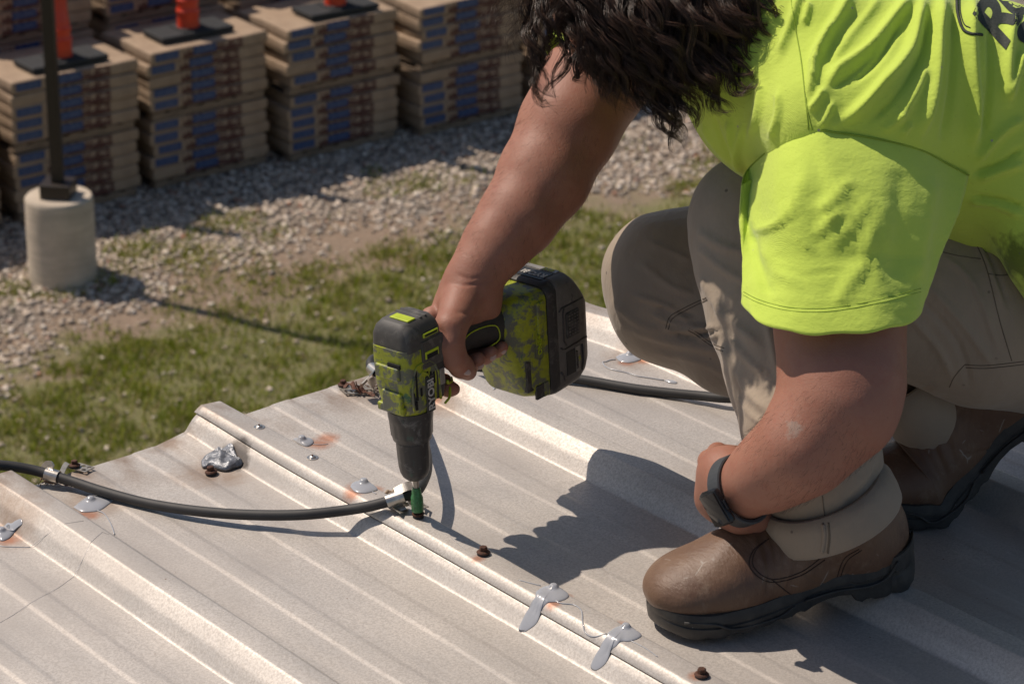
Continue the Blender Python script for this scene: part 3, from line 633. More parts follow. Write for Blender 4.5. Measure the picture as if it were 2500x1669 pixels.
# far bracket, left of the drill body
t, n = strap([Z4(1660, 200), Z4(1740, 285), Z4(2030, 275), Z4(1960, 195)], 'perforated hose bracket at the roof edge left of the drill body', (2, 6), 0.003)
p, tg, s_, u_ = clamp(roofp(912, 905, .028), t, 1, .02)
ribbon(t, 'clamp_tab', [p-s_*.000+u_*.002, roofp(895, 925, .035), roofp(887, 930, .030), roofp(889, 938, .022)], AX+0.6*RN, .013, M_ZINC)
ribbon(t, 'clamp_tab', [roofp(915, 948, .010), roofp(905, 940, .018), roofp(915, 928, .030), roofp(935, 930, .034)], RY+0.4*RN, .013, M_ZINC2)
screw(*Z4(1715, 190), 'rusty hex screw through the bracket left of the drill body', lift=.004, ang=.4, s=.9)
# debris: curled leaf and twigs
def leaf(pts, label, wid=.010):
    P = catmull([roofp(x, y, h) for x, y, h in pts], 6); rings = []; n = len(P)
    for i, p in enumerate(P):
        f = math.sin(math.pi*min(1, (i+1)/(n+1)))**0.6; wv = (0.6*AX+0.5*RY+0.5*math.sin(i*.9)*RN)*wid*f/2
        rings.append([p-wv, p-RN*.001, p+wv+RN*.003*f, p+RN*.0006])
    w = MB(); w.loft(rings, True); return tag(w.build('dead_leaf', M_LEAF, None), label, 'dead leaf')
leaf([(838, 945, .012), (855, 938, .016), (870, 950, .012), (890, 957, .008), (915, 965, .006)], 'curled reddish dead leaf on the bracket left of the drill', .012)
leaf([(868, 932, .024), (873, 945, .014), (885, 955, .008)], 'small upright dead leaf scrap beside the curled leaf', .005)
w = MB()
for k in range(26):
    x, y = rr.uniform(85, 185), 1180+rr.gauss(0, 5); q = np.array(roof_pt(*locate(x, y), .003)); a = rr.uniform(0, 6.28); l = rr.uniform(.006, .018); d = np.array([math.cos(a), math.sin(a), rr.uniform(-.15, .5)])*l
    w.tube([q, q+d*.5+rr.uniform(-.002, .002)*AX, q+d], rr.uniform(.0004, .0011), 5)
tag(w.build('twigs', M_TWIG, None), 'tangle of dry twigs and rubbish under the left hose clamp', 'twig tangle')
w = MB()
for k in range(16):
    x, y = rr.uniform(880, 930), 958+rr.gauss(0, 6); q = np.array(roof_pt(*locate(x, y), .003)); a = rr.uniform(0, 6.28); l = rr.uniform(.005, .016); d = np.array([math.cos(a), math.sin(a), rr.uniform(-.1, .5)])*l
    w.tube([q, q+d*.5, q+d], rr.uniform(.0004, .0010), 5)
tag(w.build('twigs', M_TWIG, None), 'small tangle of dry twigs under the dead leaf left of the drill', 'twig tangle')
# thin strings of sealant drawn over the left rib
def string(pts, label, r=.00018, lift=.0002):
    p3 = [roof_pt(*locate(*q), lift) for q in pts]; w = MB(); w.tube(p3, r, 5); tag(w.build('sealant_string', M_SEAL, None, smooth=True), label, 'sealant string')
Zs = lambda x, y: (x/3.915, 1269+y/3.915)
string([Zs(230, 262), Zs(290, 260), Zs(450, 140), Zs(615, 35), Zs(800, 8)], 'hair-thin grey sealant string crossing the left rib, upper one')
string([Zs(1090, 145), Zs(1040, 140), Zs(978, 115), Zs(868, 212), Zs(790, 380), Zs(705, 540), Zs(570, 640), Zs(440, 710), Zs(280, 800), Zs(130, 905), Zs(0, 980)], 'hair-thin grey sealant string running down the left rib to the photo edge')
Z8 = lambda x, y: (600+x/3.915, 1269+y/3.915)
string([Z8(1925, 115), Z8(1965, 195), Z8(2040, 260), Z8(2105, 305), Z8(2070, 400), Z8(2040, 480), Z8(2018, 465)], 'thin hooked sealant string crossing the middle rib seam')

# ================================================================== DRILL
TIP = roof_pt(*locate(1020, 1268), 0.0)
_a = -0.017*RT+0.255*np.array([0, 0, 1.0]); DA = _a/np.linalg.norm(_a)
DH = np.array([0.985, 0.17, 0.0]); DH -= DA*(DH@DA); DH /= np.linalg.norm(DH)
DS = np.cross(DH, DA); DS = DS if DS[1] < 0 else -DS
D = lambda a, h, s: TIP+DA*a+DH*h+DS*s
RD = np.stack([DA, DH, DS], 1)   # columns
def wornmat(name, col, smear, amt=0.5, rough=0.5, scale=40):
    m, nt, b, N, L = newmat(name)
    n1 = noise(nt, scale, 6, 0.7, dist=0.4); n2 = noise(nt, scale*2.3, 5, 0.7); n3 = voro(nt, scale*5)
    c = mixc(nt, ramp(nt, n2, [(0.3, 0), (0.7, 1)]), col, tuple(v*0.7 for v in col))
    c = mixc(nt, ramp(nt, n1, [(1-amt-.03, 0), (1-amt+.05, 0.9)]), c, smear[0])
    c = mixc(nt, ramp(nt, noise(nt, scale*0.8, 6, 0.75, stretch=(1.3, 1, .7)), [(0.60, 0), (0.65, 0.85)]), c, smear[1])
    c = mixc(nt, ramp(nt, n3, [(0.10, 0.9), (0.14, 0)]), c, (0.45, 0.44, 0.42))if smear[2] else c
    L.new(c, b.inputs['Base Color']); b.inputs['Roughness'].default_value = rough
    L.new(bump(nt, n2, 0.3, 0.0008), b.inputs['Normal']); return m
M_LIME = wornmat('worn_lime_plastic', (0.335, 0.375, 0.016), [(0.095, 0.10, 0.098), (0.02, 0.11, 0.055), False], 0.50, 0.46, 60)
M_LIME2 = simple('lime_trim', (0.46, 0.56, 0.02), 0.4, 0, .2, 80)
M_BLKP = wornmat('dusty_black_plastic', (0.040, 0.038, 0.036), [(0.085, 0.080, 0.072), (0.03, 0.05, 0.045), False], 0.45, 0.6, 60)
M_CAP = wornmat('dusty_cap_plastic', (0.070, 0.066, 0.060), [(0.115, 0.106, 0.094), (0.035, 0.045, 0.04), False], 0.45, 0.6, 55)
M_GRIP = simple('grip_rubber', (0.040, 0.037, 0.034), 0.65, 0, 0.3, 90, 900, 0.3, 0.0004)
M_CHUCK = wornmat('worn_chuck', (0.030, 0.029, 0.029), [(0.10, 0.10, 0.098), (0.02, 0.055, 0.045), False], 0.42, 0.42, 45)
M_GREY = wornmat('dusty_grey_plastic', (0.135, 0.126, 0.112), [(0.19, 0.175, 0.155), (0.05, 0.048, 0.045), False], 0.4, 0.6, 40)
M_GREEN = wornmat('green_socket_paint', (0.030, 0.165, 0.048), [(0.05, 0.22, 0.08), (0.05, 0.07, 0.05), False], 0.45, 0.35, 160)
M_DARK = simple('vent_black', (0.010, 0.010, 0.010), 0.9)
M_INKW = simple('pale_lettering', (0.50, 0.48, 0.44), 0.5, 0, 0.35, 300)
M_INKK = simple('black_lettering', (0.02, 0.02, 0.02), 0.5)
M_INKY = simple('yellow_lettering', (0.50, 0.50, 0.03), 0.5)
M_LABEL = simple('silver_label', (0.30, 0.28, 0.25), 0.35, 0.2, 0.3, 60)
dr = thing('cordless_drill', 'lime and black cordless drill pointing down, driving a screw beside the hose clamp', 'cordless drill', TIP)
Dn = lambda a, h, s: D(a, h*.87+.001, s*.88)
def rrect(a, h0, h1, s0, s1, r, n=6):
    """rounded rectangle ring in the (h,s) plane at height a"""
    pts = []; r = min(r, (h1-h0)/2-1e-4, (s1-s0)/2-1e-4)
    for cx, cy, q0 in ((h1-r, s1-r, 0), (h0+r, s1-r, 90), (h0+r, s0+r, 180), (h1-r, s0+r, 270)):
        for k in range(n+1):
            q = math.radians(q0+90*k/n); pts.append((cx+r*math.cos(q), cy+r*math.sin(q)))
    return [Dn(a, h, s) for h, s in pts]
circ = lambda a, r, n=36, h=0.0, f=None: [Dn(a, h+r*math.cos(q)*(f(q) if f else 1), r*math.sin(q)*(f(q) if f else 1)) for q in np.linspace(0, 2*math.pi, n, endpoint=False)]
def L_(name, rings, mat, angle=35, parent=None, cap=True):
    w = MB(); w.loft(rings, cap); return w.build(name, mat, parent or dr, angle=angle)
L_('socket', [circ(a, r, 24) for a, r in ((.0085, .0078), (.010, .0082), (.026, .0082), (.030, .0066), (.036, .0060), (.0385, .0052))], M_GREEN)
L_('bit_shank', [circ(a, r, 6) for a, r in ((.037, .0042), (.056, .0042))], M_ZINC2)
L_('chuck', [circ(a, r, 72, f=(lambda q: 1-0.018*(abs(math.sin(q*9)) < 0.28)) if .062 < a < .096 else None) for a, r in ((.0500, .0085), (.0515, .0125), (.055, .0165), (.061, .0195), (.068, .0209), (.083, .0218), (.098, .0222), (.100, .0222), (.104, .0205), (.108, .0205))], M_CHUCK, 40)
L_('torque_collar', [circ(a, r, 96, f=(lambda q: 1+0.020*(abs(math.sin(q*6)) > 0.6)) if .108 < a < .127 else None) for a, r in ((.1005, .0215), (.1025, .0255), (.1075, .0268), (.109, .0272), (.126, .0283), (.1275, .0293), (.133, .0300), (.141, .0302))], M_CHUCK, 30)
L_('gear_housing', [rrect(.140, -.029, .029, -.028, .028, .028), rrect(.146, -.031, .031, -.0300, .0300, .027), rrect(.150, -.0325, .033, -.0310, .0310, .022), rrect(.165, -.034, .034, -.0315, .0315, .018), rrect(.178, -.0345, .036, -.032, .032, .015), rrect(.200, -.0350, .036, -.032, .032, .013), rrect(.224, -.0355, .034, -.031, .031, .013)], M_LIME, 40)
# bright step on the front and stepped shoulder
w = MB(); w.box(Dn(.196, -.036, 0), (.016, .006, .036), RD, .002); w.box(Dn(.160, -.0345, .004), (.026, .006, .030), RD, .002); w.box(Dn(.1505, -.0335, .0), (.010, .007, .040), RD, .002); w.build('front_ridge', M_LIME, dr)
L_('motor_cap', [rrect(.221, -.0330, .0385, -.0325, .0325, .012), rrect(.237, -.0325, .0385, -.0315, .0315, .012), rrect(.2455, -.0295, .036, -.0285, .0285, .012), rrect(.2515, -.0235, .031, -.0225, .0225, .010), rrect(.2530, -.0200, .028, -.0195, .0195, .009)], M_CAP, 25)
w = MB(); w.box(Dn(.212, .016, .0318), (.034, .036, .0030), RD, .0012); w.build('side_shroud', M_CAP, dr)
w = MB(); w.box(Dn(.2528, .010, .0), (.0018, .003, .038), RD, .0006); w.box(Dn(.2528, .019, .0), (.0018, .003, .038), RD, .0006); w.build('cap_rib', M_CAP, dr)
# black saddle that drops down behind the head
L_('rear_saddle', [rrect(.150, .018, .0400, -.0300, .0300, .012), rrect(.165, .014, .0425, -.0325, .0325, .012), rrect(.200, .010, .0430, -.0330, .0330, .012), rrect(.226, .004, .0415, -.0328, .0328, .013)], M_GRIP, 40)
w = MB(); w.box(Dn(.2537, -.006, .004), (.0020, .013, .028), RD, .0008); w.build('top_badge', M_LIME2, dr)
w = MB()
for a_, h_, da, dh in ((.2355, .013, .005, .024), (.2110, .013, .009, .022)): w.box(Dn(a_, h_, .0332), (da, dh, .0022), RD, .0006)
w.build('vent_trim', M_LIME2, dr)
def piece(name, c_, size, mat, bev=0.0):
    w = MB(); w.box(c_, size, RD, bev); return w.build(name, mat, dr)
piece('vent_slot', Dn(.2352, .013, .0341), (.0022, .020, .0012), M_DARK); piece('vent_slot', Dn(.2095, .013, .0341), (.0055, .018, .0012), M_DARK); piece('vent_slot', Dn(.206, -.0360, .012), (.005, .003, .018), M_DARK)
for a_, h_, da in ((.180, -.018, .036), (.186, .0035, .010), (.183, .0095, .012), (.180, .0155, .014), (.165, -.024, .014), (.156, -.020, .010), (.170, -.010, .010)): piece('vent_slot', Dn(a_, h_, .0318), (da, .0026, .0016), M_DARK)
w = MB()
for pts in ([(.193, -.022), (.203, -.016), (.203, .008), (.196, .018), (.184, .024), (.150, .026)], [(.188, -.014), (.194, -.006), (.187, .004), (.172, .008)], [(.150, -.026), (.176, -.026), (.193, -.022)]):
    w.tube([Dn(a_, h_, .0318) for a_, h_ in pts], .0016, 6)
w.build('raised_piping', M_LIME, dr, smooth=True)
w = MB(); w.box(Dn(.163, .006, .0322), (.045, .0135, .0022), RD, .0010); w.build('logo_plate', M_BLKP, dr)
def text(s, org, xd, yd, size, mat, parent, name='lettering', ext=0.0003, bold=0.0):
    cu = bpy.data.curves.new('t', 'FONT'); cu.body = s; cu.size = size; cu.extrude = ext; cu.offset = bold; cu.align_x = 'CENTER'; cu.align_y = 'CENTER'; cu.resolution_u = 3
    o = bpy.data.objects.new('t', cu); COL.objects.link(o); dg = bpy.context.evaluated_depsgraph_get(); me = bpy.data.meshes.new_from_object(o.evaluated_get(dg)); bpy.data.objects.remove(o)
    n = len(me.vertices); co = np.empty(n*3, np.float32); me.vertices.foreach_get('co', co); co = co.reshape(-1, 3)
    xd = np.array(xd)/np.linalg.norm(xd); yd = np.array(yd)/np.linalg.norm(yd); zd = np.cross(xd, yd)
    V = np.array(org)+co[:, :1]*xd+co[:, 1:2]*yd+co[:, 2:3]*zd
    F = [tuple(p.vertices) for p in me.polygons]; return mobj(name, V, F, mat, parent, smooth=False)
text('RYOBI', Dn(.163, .006, .0346), DA, -DH, .0135, M_INKW, dr, bold=0.0004)
w = MB(); w.box(Dn(.177, .0300, .0331), (.020, .008, .0016), RD, .0008); w.build('side_badge', M_LABEL, dr)
# handle (grip) curved ring by ring along h
def gring(h, a, ra, rs, tilt=0.0, n=28):
    return [D(a+ra*math.cos(q)+0, h+tilt*math.cos(q)*ra, rs*math.sin(q)) for q in np.linspace(0, 2*math.pi, n, endpoint=False)]
L_('grip', [gring(h, a, ra, rs, t) for h, a, ra, rs, t in ((.020, .190, .030, .026, .1), (.034, .191, .026, .0235, .1), (.046, .193, .0215, .0205, .1), (.065, .195, .0200, .0190, .05), (.085, .1965, .0205, .0190, 0), (.103, .1975, .0215, .0195, 0), (.125, .194, .0235, .0205, 0), (.145, .188, .0275, .0240, 0), (.160, .186, .029, .026, 0))], M_GRIP, 60)
w = MB(); w.tube(catmull([D(.186, .036, .0235), D(.190, .052, .0200), D(.197, .070, .0193), D(.205, .090, .0190), D(.204, .118, .0205), D(.198, .132, .0225), D(.182, .134, .0225), D(.176, .114, .0195)], 6), .0008, 6); w.build('grip_seam', M_LIME2, dr, smooth=True)
# trigger and guard block below it
L_('trigger', [rrect(a, h0, h1, -.011, .011, .006) for a, h0, h1 in ((.151, .040, .056), (.158, .038, .060), (.172, .036, .058), (.182, .036, .052))], M_BLKP, 40)
w = MB(); w.box(D(.150, .043, 0), (.010, .030, .026), RD, .004); w.build('selector_switch', M_BLKP, dr)
w = MB(); w.tube(catmull([D(.165, .0405, .024), D(.158, .047, .018), D(.1545, .058, .014), D(.156, .064, .008)], 5), .0016, 6); w.tube(catmull([D(.142, .030, .028), D(.144, .042, .024), D(.152, .050, .018)], 5), .0016, 6); w.build('trigger_trim', M_LIME2, dr, smooth=True)
D2 = lambda a, h, s: D((a-.18)*1.10+.1575, (h-.12)*1.10+.151, s*1.10)
# foot of the drill: lime housing around the battery
def hring(h, a0, a1, s, r, n=6):
    pts = []; 
    for cx, cy, q0 in ((a1-r, s-r, 0), (a0+r, s-r, 90), (a0+r, -s+r, 180), (a1-r, -s+r, 270)):
        for k in range(n+1):
            q = math.radians(q0+90*k/n); pts.append((cx+r*math.cos(q), cy+r*math.sin(q)))
    return [D2(a, h, s_) for a, s_ in pts]
L_('foot_housing', [hring(h, a0, a1, s, r) for h, a0, a1, s, r in ((.112, .180, .222, .0215, .016), (.122, .160, .232, .026, .018), (.130, .128, .238, .0300, .018), (.136, .124, .240, .0330, .014), (.150, .120, .241, .0345, .012), (.166, .119, .241, .0345, .012))], M_LIME, 40)
w = MB(); w.box(D2(.150, .137, .0305), (.040, .012, .006), RD, .001); w.box(D2(.128, .150, .0335), (.018, .014, .004), RD, .001); w.build('foot_recess', M_BLKP, dr)
w = MB(); w.box(D2(.213, .156, .0345), (.040, .014, .006), RD, .002); w.build('latch_rail', M_LIME, dr)
w = MB(); w.box(D2(.128, .160, .0345), (.018, .010, .003), RD, .001); w.build('foot_pad', M_LIME, dr)
w = MB(); w.tube([D2(.165, .1495, .0350), D2(.168, .1465, .0350), D2(.196, .1465, .0350), D2(.199, .1495, .0350), D2(.199, .1555, .0350), D2(.196, .1585, .0350), D2(.168, .1585, .0350), D2(.165, .1555, .0350), D2(.165, .1495, .0350)], .0006, 5); w.build('badge_outline', M_LIME, dr, smooth=True)
text('ONE+', D2(.182, .1525, .0348), DA, -DH, .0095, M_LIME2, dr, ext=0.0008)
# battery: a thing of its own clipped on the foot
bt = thing('battery_pack', 'dusty grey and black battery pack clipped to the foot of the lime drill', 'battery', D2(.18, .2, 0))
B_ = lambda name, rings, mat, ang=35: L_(name, rings, mat, ang, bt)
B_('battery_top', [hring(h, a0, a1, s, r) for h, a0, a1, s, r in ((.1665, .117, .243, .0355, .012), (.170, .114, .245, .0375, .012), (.178, .113, .246, .0380, .012), (.180, .114, .245, .0375, .012))], M_BLKP)
B_('battery_case', [hring(h, a0, a1, s, r) for h, a0, a1, s, r in ((.179, .115, .244, .0370, .013), (.182, .113, .246, .0385, .013), (.206, .114, .245, .0385, .014), (.214, .115, .238, .0385, .014), (.224, .120, .226, .0375, .015), (.232, .128, .217, .034, .015), (.235, .136, .208, .029, .014))], M_GREY)
w = MB(); w.box(D2(.190, .203, .0390), (.033, .024, .004), RD, .002); w.build('release_button', M_BLKP, bt)
w = MB()
for i in range(7):
    for j in range(4): w.box(D2(.179+i*.0037, .1960+j*.0045, .0412), (.0017, .0024, .0008), RD)
w.build('button_studs', M_GREY, bt)
for pts in ([(.210, .182), (.213, .186), (.213, .222)], [(.168, .182), (.164, .187), (.166, .226)], [(.212, .190), (.206, .188), (.174, .188), (.168, .192)], [(.140, .181), (.134, .185), (.128, .186)], [(.160, .218), (.140, .219), (.130, .216)]):
    w = MB(); w.tube([D2(a, h, .0386) for a, h in pts], .0013, 6); w.build('case_ridge', M_BLKP, bt, smooth=True)
w = MB(); w.box(D2(.146, .198, .0387), (.030, .016, .0010), RD); w.build('side_label', M_INKK, bt)
w = MB(); w.box(D2(.146, .2095, .0388), (.032, .008, .0010), RD); w.build('silver_strip', M_LABEL, bt)
text('Lithium+HP', D2(.146, .2080, .0395), DA, -DH, .0050, M_INKK, bt); text('18V', D2(.146, .2122, .0395), DA, -DH, .0048, M_INKY, bt)
# label that wraps over the end facing up
w = MB(); w.box(D2(.2458, .185, 0), (.0012, .022, .048), RD); w.build('top_label', M_INKK, bt)
w = MB(); w.box(D2(.2455, .202, 0), (.0012, .008, .048), RD); w.build('silver_strip', M_LABEL, bt)
text('RYOBI', D2(.2466, .185, .004), -DS, -DH, .0130, M_INKW, bt, bold=.0003)
text('6AH', D2(.2463, .202, .010), -DS, -DH, .0085, M_INKY, bt, bold=.0003)
# screw being driven
st = thing('hex_screw', 'dark hex screw under the green socket, being driven into the middle rib', 'screw', TIP, 'hex head screws on the roof')
w = MB(); w.loft([circ(a, r, 24) for a, r in ((-.001, .0070), (.001, .0075), (.003, .0066))]); w.build('rubber_washer', M_WASH, st)
w = MB(); w.loft([circ(a, r, 24) for a, r in ((.0035, .0080), (.0048, .0084), (.006, .0078))]); w.build('washer', M_RUST, st)
w = MB(); w.loft([circ(a, r, 6) for a, r in ((.006, .0050), (.0105, .0050))]); w.build('hex_head', M_RUST, st)

# ================================================================== SOLID MODELLING BY DISTANCE FIELDS
def n_(v): v = np.asarray(v, float); return v/np.linalg.norm(v)
def sd_cone(P, a, b, ra, rb):
    ba = b-a; l2 = max(ba@ba, 1e-12); t = np.clip(((P-a)@ba)/l2, 0, 1)
    return np.linalg.norm(P-a-t[:, None]*ba, axis=1)-(ra+(rb-ra)*t)
def sd_ell(P, c, R, r):
    q = (P-c)@R; k0 = np.linalg.norm(q/r, axis=1); k1 = np.linalg.norm(q/(np.array(r)**2), axis=1); return k0*(k0-1)/np.maximum(k1, 1e-9)
def sd_chain(P, pts, rads, k=0.004, flat=None):
    d = None
    for i in range(len(pts)-1):
        e = sd_cone(P, pts[i], pts[i+1], rads[i], rads[i+1]); d = e if d is None else smin(d, e, k)
    return d
def smin(a, b, k):
    h = np.clip(0.5+0.5*(b-a)/k, 0, 1); return b*(1-h)+a*h-k*h*(1-h)
def smax(a, b, k): return -smin(-a, -b, k)
def surfnets(fn, lo, hi, res):
    lo = np.array(lo, float); n = np.ceil((np.array(hi)-lo)/res).astype(int)+1
    xs = [lo[i]+res*np.arange(n[i]) for i in range(3)]
    G = np.empty(tuple(n), np.float64)
    YY, ZZ = np.meshgrid(xs[1], xs[2], indexing='ij'); yz = np.stack([YY.ravel(), ZZ.ravel()], -1)
    step = max(1, int(400000/len(yz)))
    for i in range(0, n[0], step):
        k = xs[0][i:i+step]; P = np.concatenate([np.repeat(k, len(yz))[:, None], np.tile(yz, (len(k), 1))], 1)
        G[i:i+len(k)] = fn(P).reshape(len(k), n[1], n[2])
    S = G < 0
    c = [(a, b, d) for a in (0, 1) for b in (0, 1) for d in (0, 1)]
    sl = lambda a, b, d, A: A[a:n[0]-1+a, b:n[1]-1+b, d:n[2]-1+d]
    cnt = sum(sl(*q, S).astype(int) for q in c); act = (cnt > 0) & (cnt < 8)
    idx = -np.ones(act.shape, int); I = np.argwhere(act); idx[act] = np.arange(len(I))
    acc = np.zeros((len(I), 3)); num = np.zeros(len(I))
    for e0 in c:
        for ax in range(3):
            if e0[ax]: continue
            e1 = list(e0); e1[ax] = 1
            g0 = G[I[:, 0]+e0[0], I[:, 1]+e0[1], I[:, 2]+e0[2]]; g1 = G[I[:, 0]+e1[0], I[:, 1]+e1[1], I[:, 2]+e1[2]]
            m_ = (g0 < 0) != (g1 < 0); t = np.where(m_, g0/np.where(m_, g0-g1, 1), 0)
            p = np.array(e0, float)[None]+np.zeros((len(I), 3)); p[:, ax] = t
            acc += p*m_[:, None]; num += m_
    V = lo+res*(I+acc/num[:, None]); Fs = []
    for ax in range(3):
        u, v = [(1, 2), (2, 0), (0, 1)][ax]
        s0 = [slice(None)]*3; s1 = [slice(None)]*3; s0[ax] = slice(0, n[ax]-1); s1[ax] = slice(1, n[ax])
        ch = S[tuple(s0)] != S[tuple(s1)]; E = np.argwhere(ch); ins = S[tuple(s0)][ch]
        ok = (E[:, u] > 0) & (E[:, v] > 0) & (E[:, u] < n[u]-1) & (E[:, v] < n[v]-1); E = E[ok]; ins = ins[ok]
        q = []
        for du, dv in ((1, 1), (0, 1), (0, 0), (1, 0)):
            e = E.copy(); e[:, u] -= du; e[:, v] -= dv; q.append(idx[e[:, 0], e[:, 1], e[:, 2]])
        q = np.stack(q, 1); q[~ins] = q[~ins][:, ::-1]; Fs.append(q)
    F = np.concatenate(Fs); F = F[(F >= 0).all(1)]; return V, F
def vnormals(V, F):
    a = V[F[:, 2]]-V[F[:, 0]]; b = V[F[:, 3]]-V[F[:, 1]]; fn = np.cross(a, b); N_ = np.zeros_like(V)
    for k in range(4): np.add.at(N_, F[:, k], fn)
    return N_/np.maximum(np.linalg.norm(N_, axis=1), 1e-12)[:, None]
def relax(V, F, it=2, lam=0.5):
    for _ in range(it):
        A = np.zeros_like(V); c = np.zeros(len(V))
        for k in range(4):
            i, j = F[:, k], F[:, (k+1) % 4]; np.add.at(A, i, V[j]); np.add.at(A, j, V[i]); np.add.at(c, i, 1); np.add.at(c, j, 1)
        V = V*(1-lam)+lam*A/np.maximum(c, 1)[:, None]
    return V
def pxy(V):
    d = V-CAM; z = d@FW; return np.stack([1250+FPX*(d@RT)/z, 834.5-FPX*(d@UP)/z], 1), z
def seg_dist(Q, pl):
    """distance of points to a polyline, with signed side and progress 0..1"""
    best = np.full(len(Q), 1e9); side = np.zeros(len(Q)); prog = np.zeros(len(Q)); pl = np.array(pl, float); L = np.linalg.norm(np.diff(pl, axis=0), axis=1); T = L.sum(); acc = 0
    for i in range(len(pl)-1):
        a, b = pl[i], pl[i+1]; ba = b-a; t = np.clip(((Q-a)@ba)/(ba@ba), 0, 1); r = Q-a-t[:, None]*ba; d = np.linalg.norm(r, axis=1)
        m_ = d < best; best[m_] = d[m_]; side[m_] = np.sign(ba[0]*r[m_, 1]-ba[1]*r[m_, 0]); prog[m_] = (acc+t[m_]*L[i])/T; acc += L[i]
    return best, side, prog
def folds(V, N_, lines):
    """cloth folds: polylines traced over the near side of the cloth, (points, width, height)"""
    Q, z = pxy(V); face = np.clip(-(N_@FW)*3, 0, 1); disp = np.zeros(len(V))
    for pts, wd, am in lines:
        P2 = np.array([p[:2] for p in catmull([np.r_[p, 0] for p in pts], 4)]); d, s_, pr = seg_dist(Q, P2)
        disp += am*np.exp(-(d/wd)**2)*np.clip(np.sin(np.pi*np.clip(pr, 0.03, 0.97))*2.2, 0, 1)
    return V+N_*(disp*face)[:, None]
def solid(name, fn, lo, hi, res, mat, parent, it=2, post=None):
    V, F = surfnets(fn, lo, hi, res); V = relax(V, F, it)
    if post is not None: V = post(V, vnormals(V, F))
    return mobj(name, V, F, mat, parent)
def bounds(pts, rad, pad=0.012):
    P = np.array(pts); r = np.array(rad)[:, None] if hasattr(rad, '__len__') else rad
    return (P-r).min(0)-pad, (P+r).max(0)+pad
def sn3(P, f, s=0):   # smooth pseudo noise
    x, y, z = P[:, 0]*f+s, P[:, 1]*f+s*1.7, P[:, 2]*f+s*2.3
    return (np.sin(x+1.3*np.sin(y*1.1+z*.7))+np.sin(y*1.3+1.1*np.sin(z*.9+x*1.2))+np.sin(z*1.2+1.2*np.sin(x*.8+y*1.4)))/3
pr_ = lambda px_, d: px_*d/FPX       # radius given in photo pixels at distance d
def J(*rows):
    """rows (x, y, distance, radius in photo pixels) -> points, radii"""
    return [U(x, y, d) for x, y, d, r in rows], [pr_(r, d) for x, y, d, r in rows]

# ------------------------------------------------------------------ materials of the figure
m, nt, b, N, L = newmat('skin'); M_SKIN = m
n1 = noise(nt, 14, 5, 0.6); n2 = noise(nt, 90, 4, 0.6)
c = mixc(nt, ramp(nt, n1, [(0.3, 0), (0.7, 1)]), (0.335, 0.158, 0.106), (0.27, 0.120, 0.080)); c = mixc(nt, mth(nt, 'MULTIPLY', ramp(nt, n2, [(0.5, 0), (0.7, 1)]), 0.35), c, (0.28, 0.095, 0.06))
c = mixc(nt, ramp(nt, voro(nt, 55), [(0.035, 0.6), (0.06, 0)]), c, (0.15, 0.06, 0.04)); SKIN_C = c
L.new(c, b.inputs['Base Color']); b.inputs['Roughness'].default_value = 0.55; b.inputs['Specular IOR Level'].default_value = 0.35; b.inputs['Subsurface Weight'].default_value = 0.10; b.inputs['Subsurface Scale'].default_value = 0.008; b.inputs['Subsurface Radius'].default_value = (1, .35, .2)
bn = bump(nt, noise(nt, 420, 3, 0.6), 0.40, 0.0007); bn = bump(nt, voro(nt, 620), 0.25, 0.0004, bn); bn = bump(nt, noise(nt, 50, 4, 0.6), 0.25, 0.0022, bn); L.new(bn, b.inputs['Normal'])
# paint smudges on the forearm
geo = N.new('ShaderNodeNewGeometry'); pos = geo.outputs['Position']
f_ = blend_spots(nt, pos, [(U(1942, 1046, 2.743), .014), (U(1965, 1060, 2.745), .011), (U(1855, 1110, 2.79), .011), (U(1862, 1132, 2.79), .009)], 0.9, 120)
c2 = mixc(nt, ramp(nt, f_, [(0.2, 0), (0.5, 0.5)]), c, (0.34, 0.29, 0.24)); L.new(c2, b.inputs['Base Color'])
M_NAIL = simple('fingernail', (0.55, 0.36, 0.29), 0.3, 0, .1, 60)
m, nt, b, N, L = newmat('hi_vis_cotton'); M_SHIRT = m
pos = N.new('ShaderNodeNewGeometry').outputs['Position']
c = mixc(nt, ramp(nt, noise(nt, 9, 4), [(0.3, 0), (0.7, 1)]), (0.63, 0.79, 0.12), (0.58, 0.735, 0.105))
spk = ramp(nt, voro(nt, 190), [(0.05, 1), (0.09, 0)]); c = mixc(nt, mth(nt, 'MULTIPLY', spk, ramp(nt, noise(nt, 14, 2), [(0.45, 0), (0.6, 0.75)])), c, (0.20, 0.24, 0.05))
pt_ = ramp(nt, voro(nt, 38), [(0.045, 1), (0.065, 0)]); c = mixc(nt, mth(nt, 'MULTIPLY', pt_, ramp(nt, noise(nt, 11, 2), [(0.5, 0), (0.56, 0.9)])), c, (0.40, 0.36, 0.36))
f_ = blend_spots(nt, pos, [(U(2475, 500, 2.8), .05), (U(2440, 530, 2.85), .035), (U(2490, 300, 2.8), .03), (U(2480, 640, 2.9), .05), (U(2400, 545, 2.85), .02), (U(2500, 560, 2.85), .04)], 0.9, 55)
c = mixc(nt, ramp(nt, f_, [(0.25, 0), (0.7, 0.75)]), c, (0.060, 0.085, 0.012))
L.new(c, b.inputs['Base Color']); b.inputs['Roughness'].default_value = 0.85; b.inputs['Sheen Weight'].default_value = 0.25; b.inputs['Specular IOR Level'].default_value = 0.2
tl = N.new('ShaderNodeBsdfTranslucent'); L.new(c, tl.inputs[0]); mx = N.new('ShaderNodeMixShader'); mx.inputs[0].default_value = 0.16
L.new(b.outputs[0], mx.inputs[1]); L.new(tl.outputs[0], mx.inputs[2]); L.new(mx.outputs[0], N['Material Output'].inputs[0])
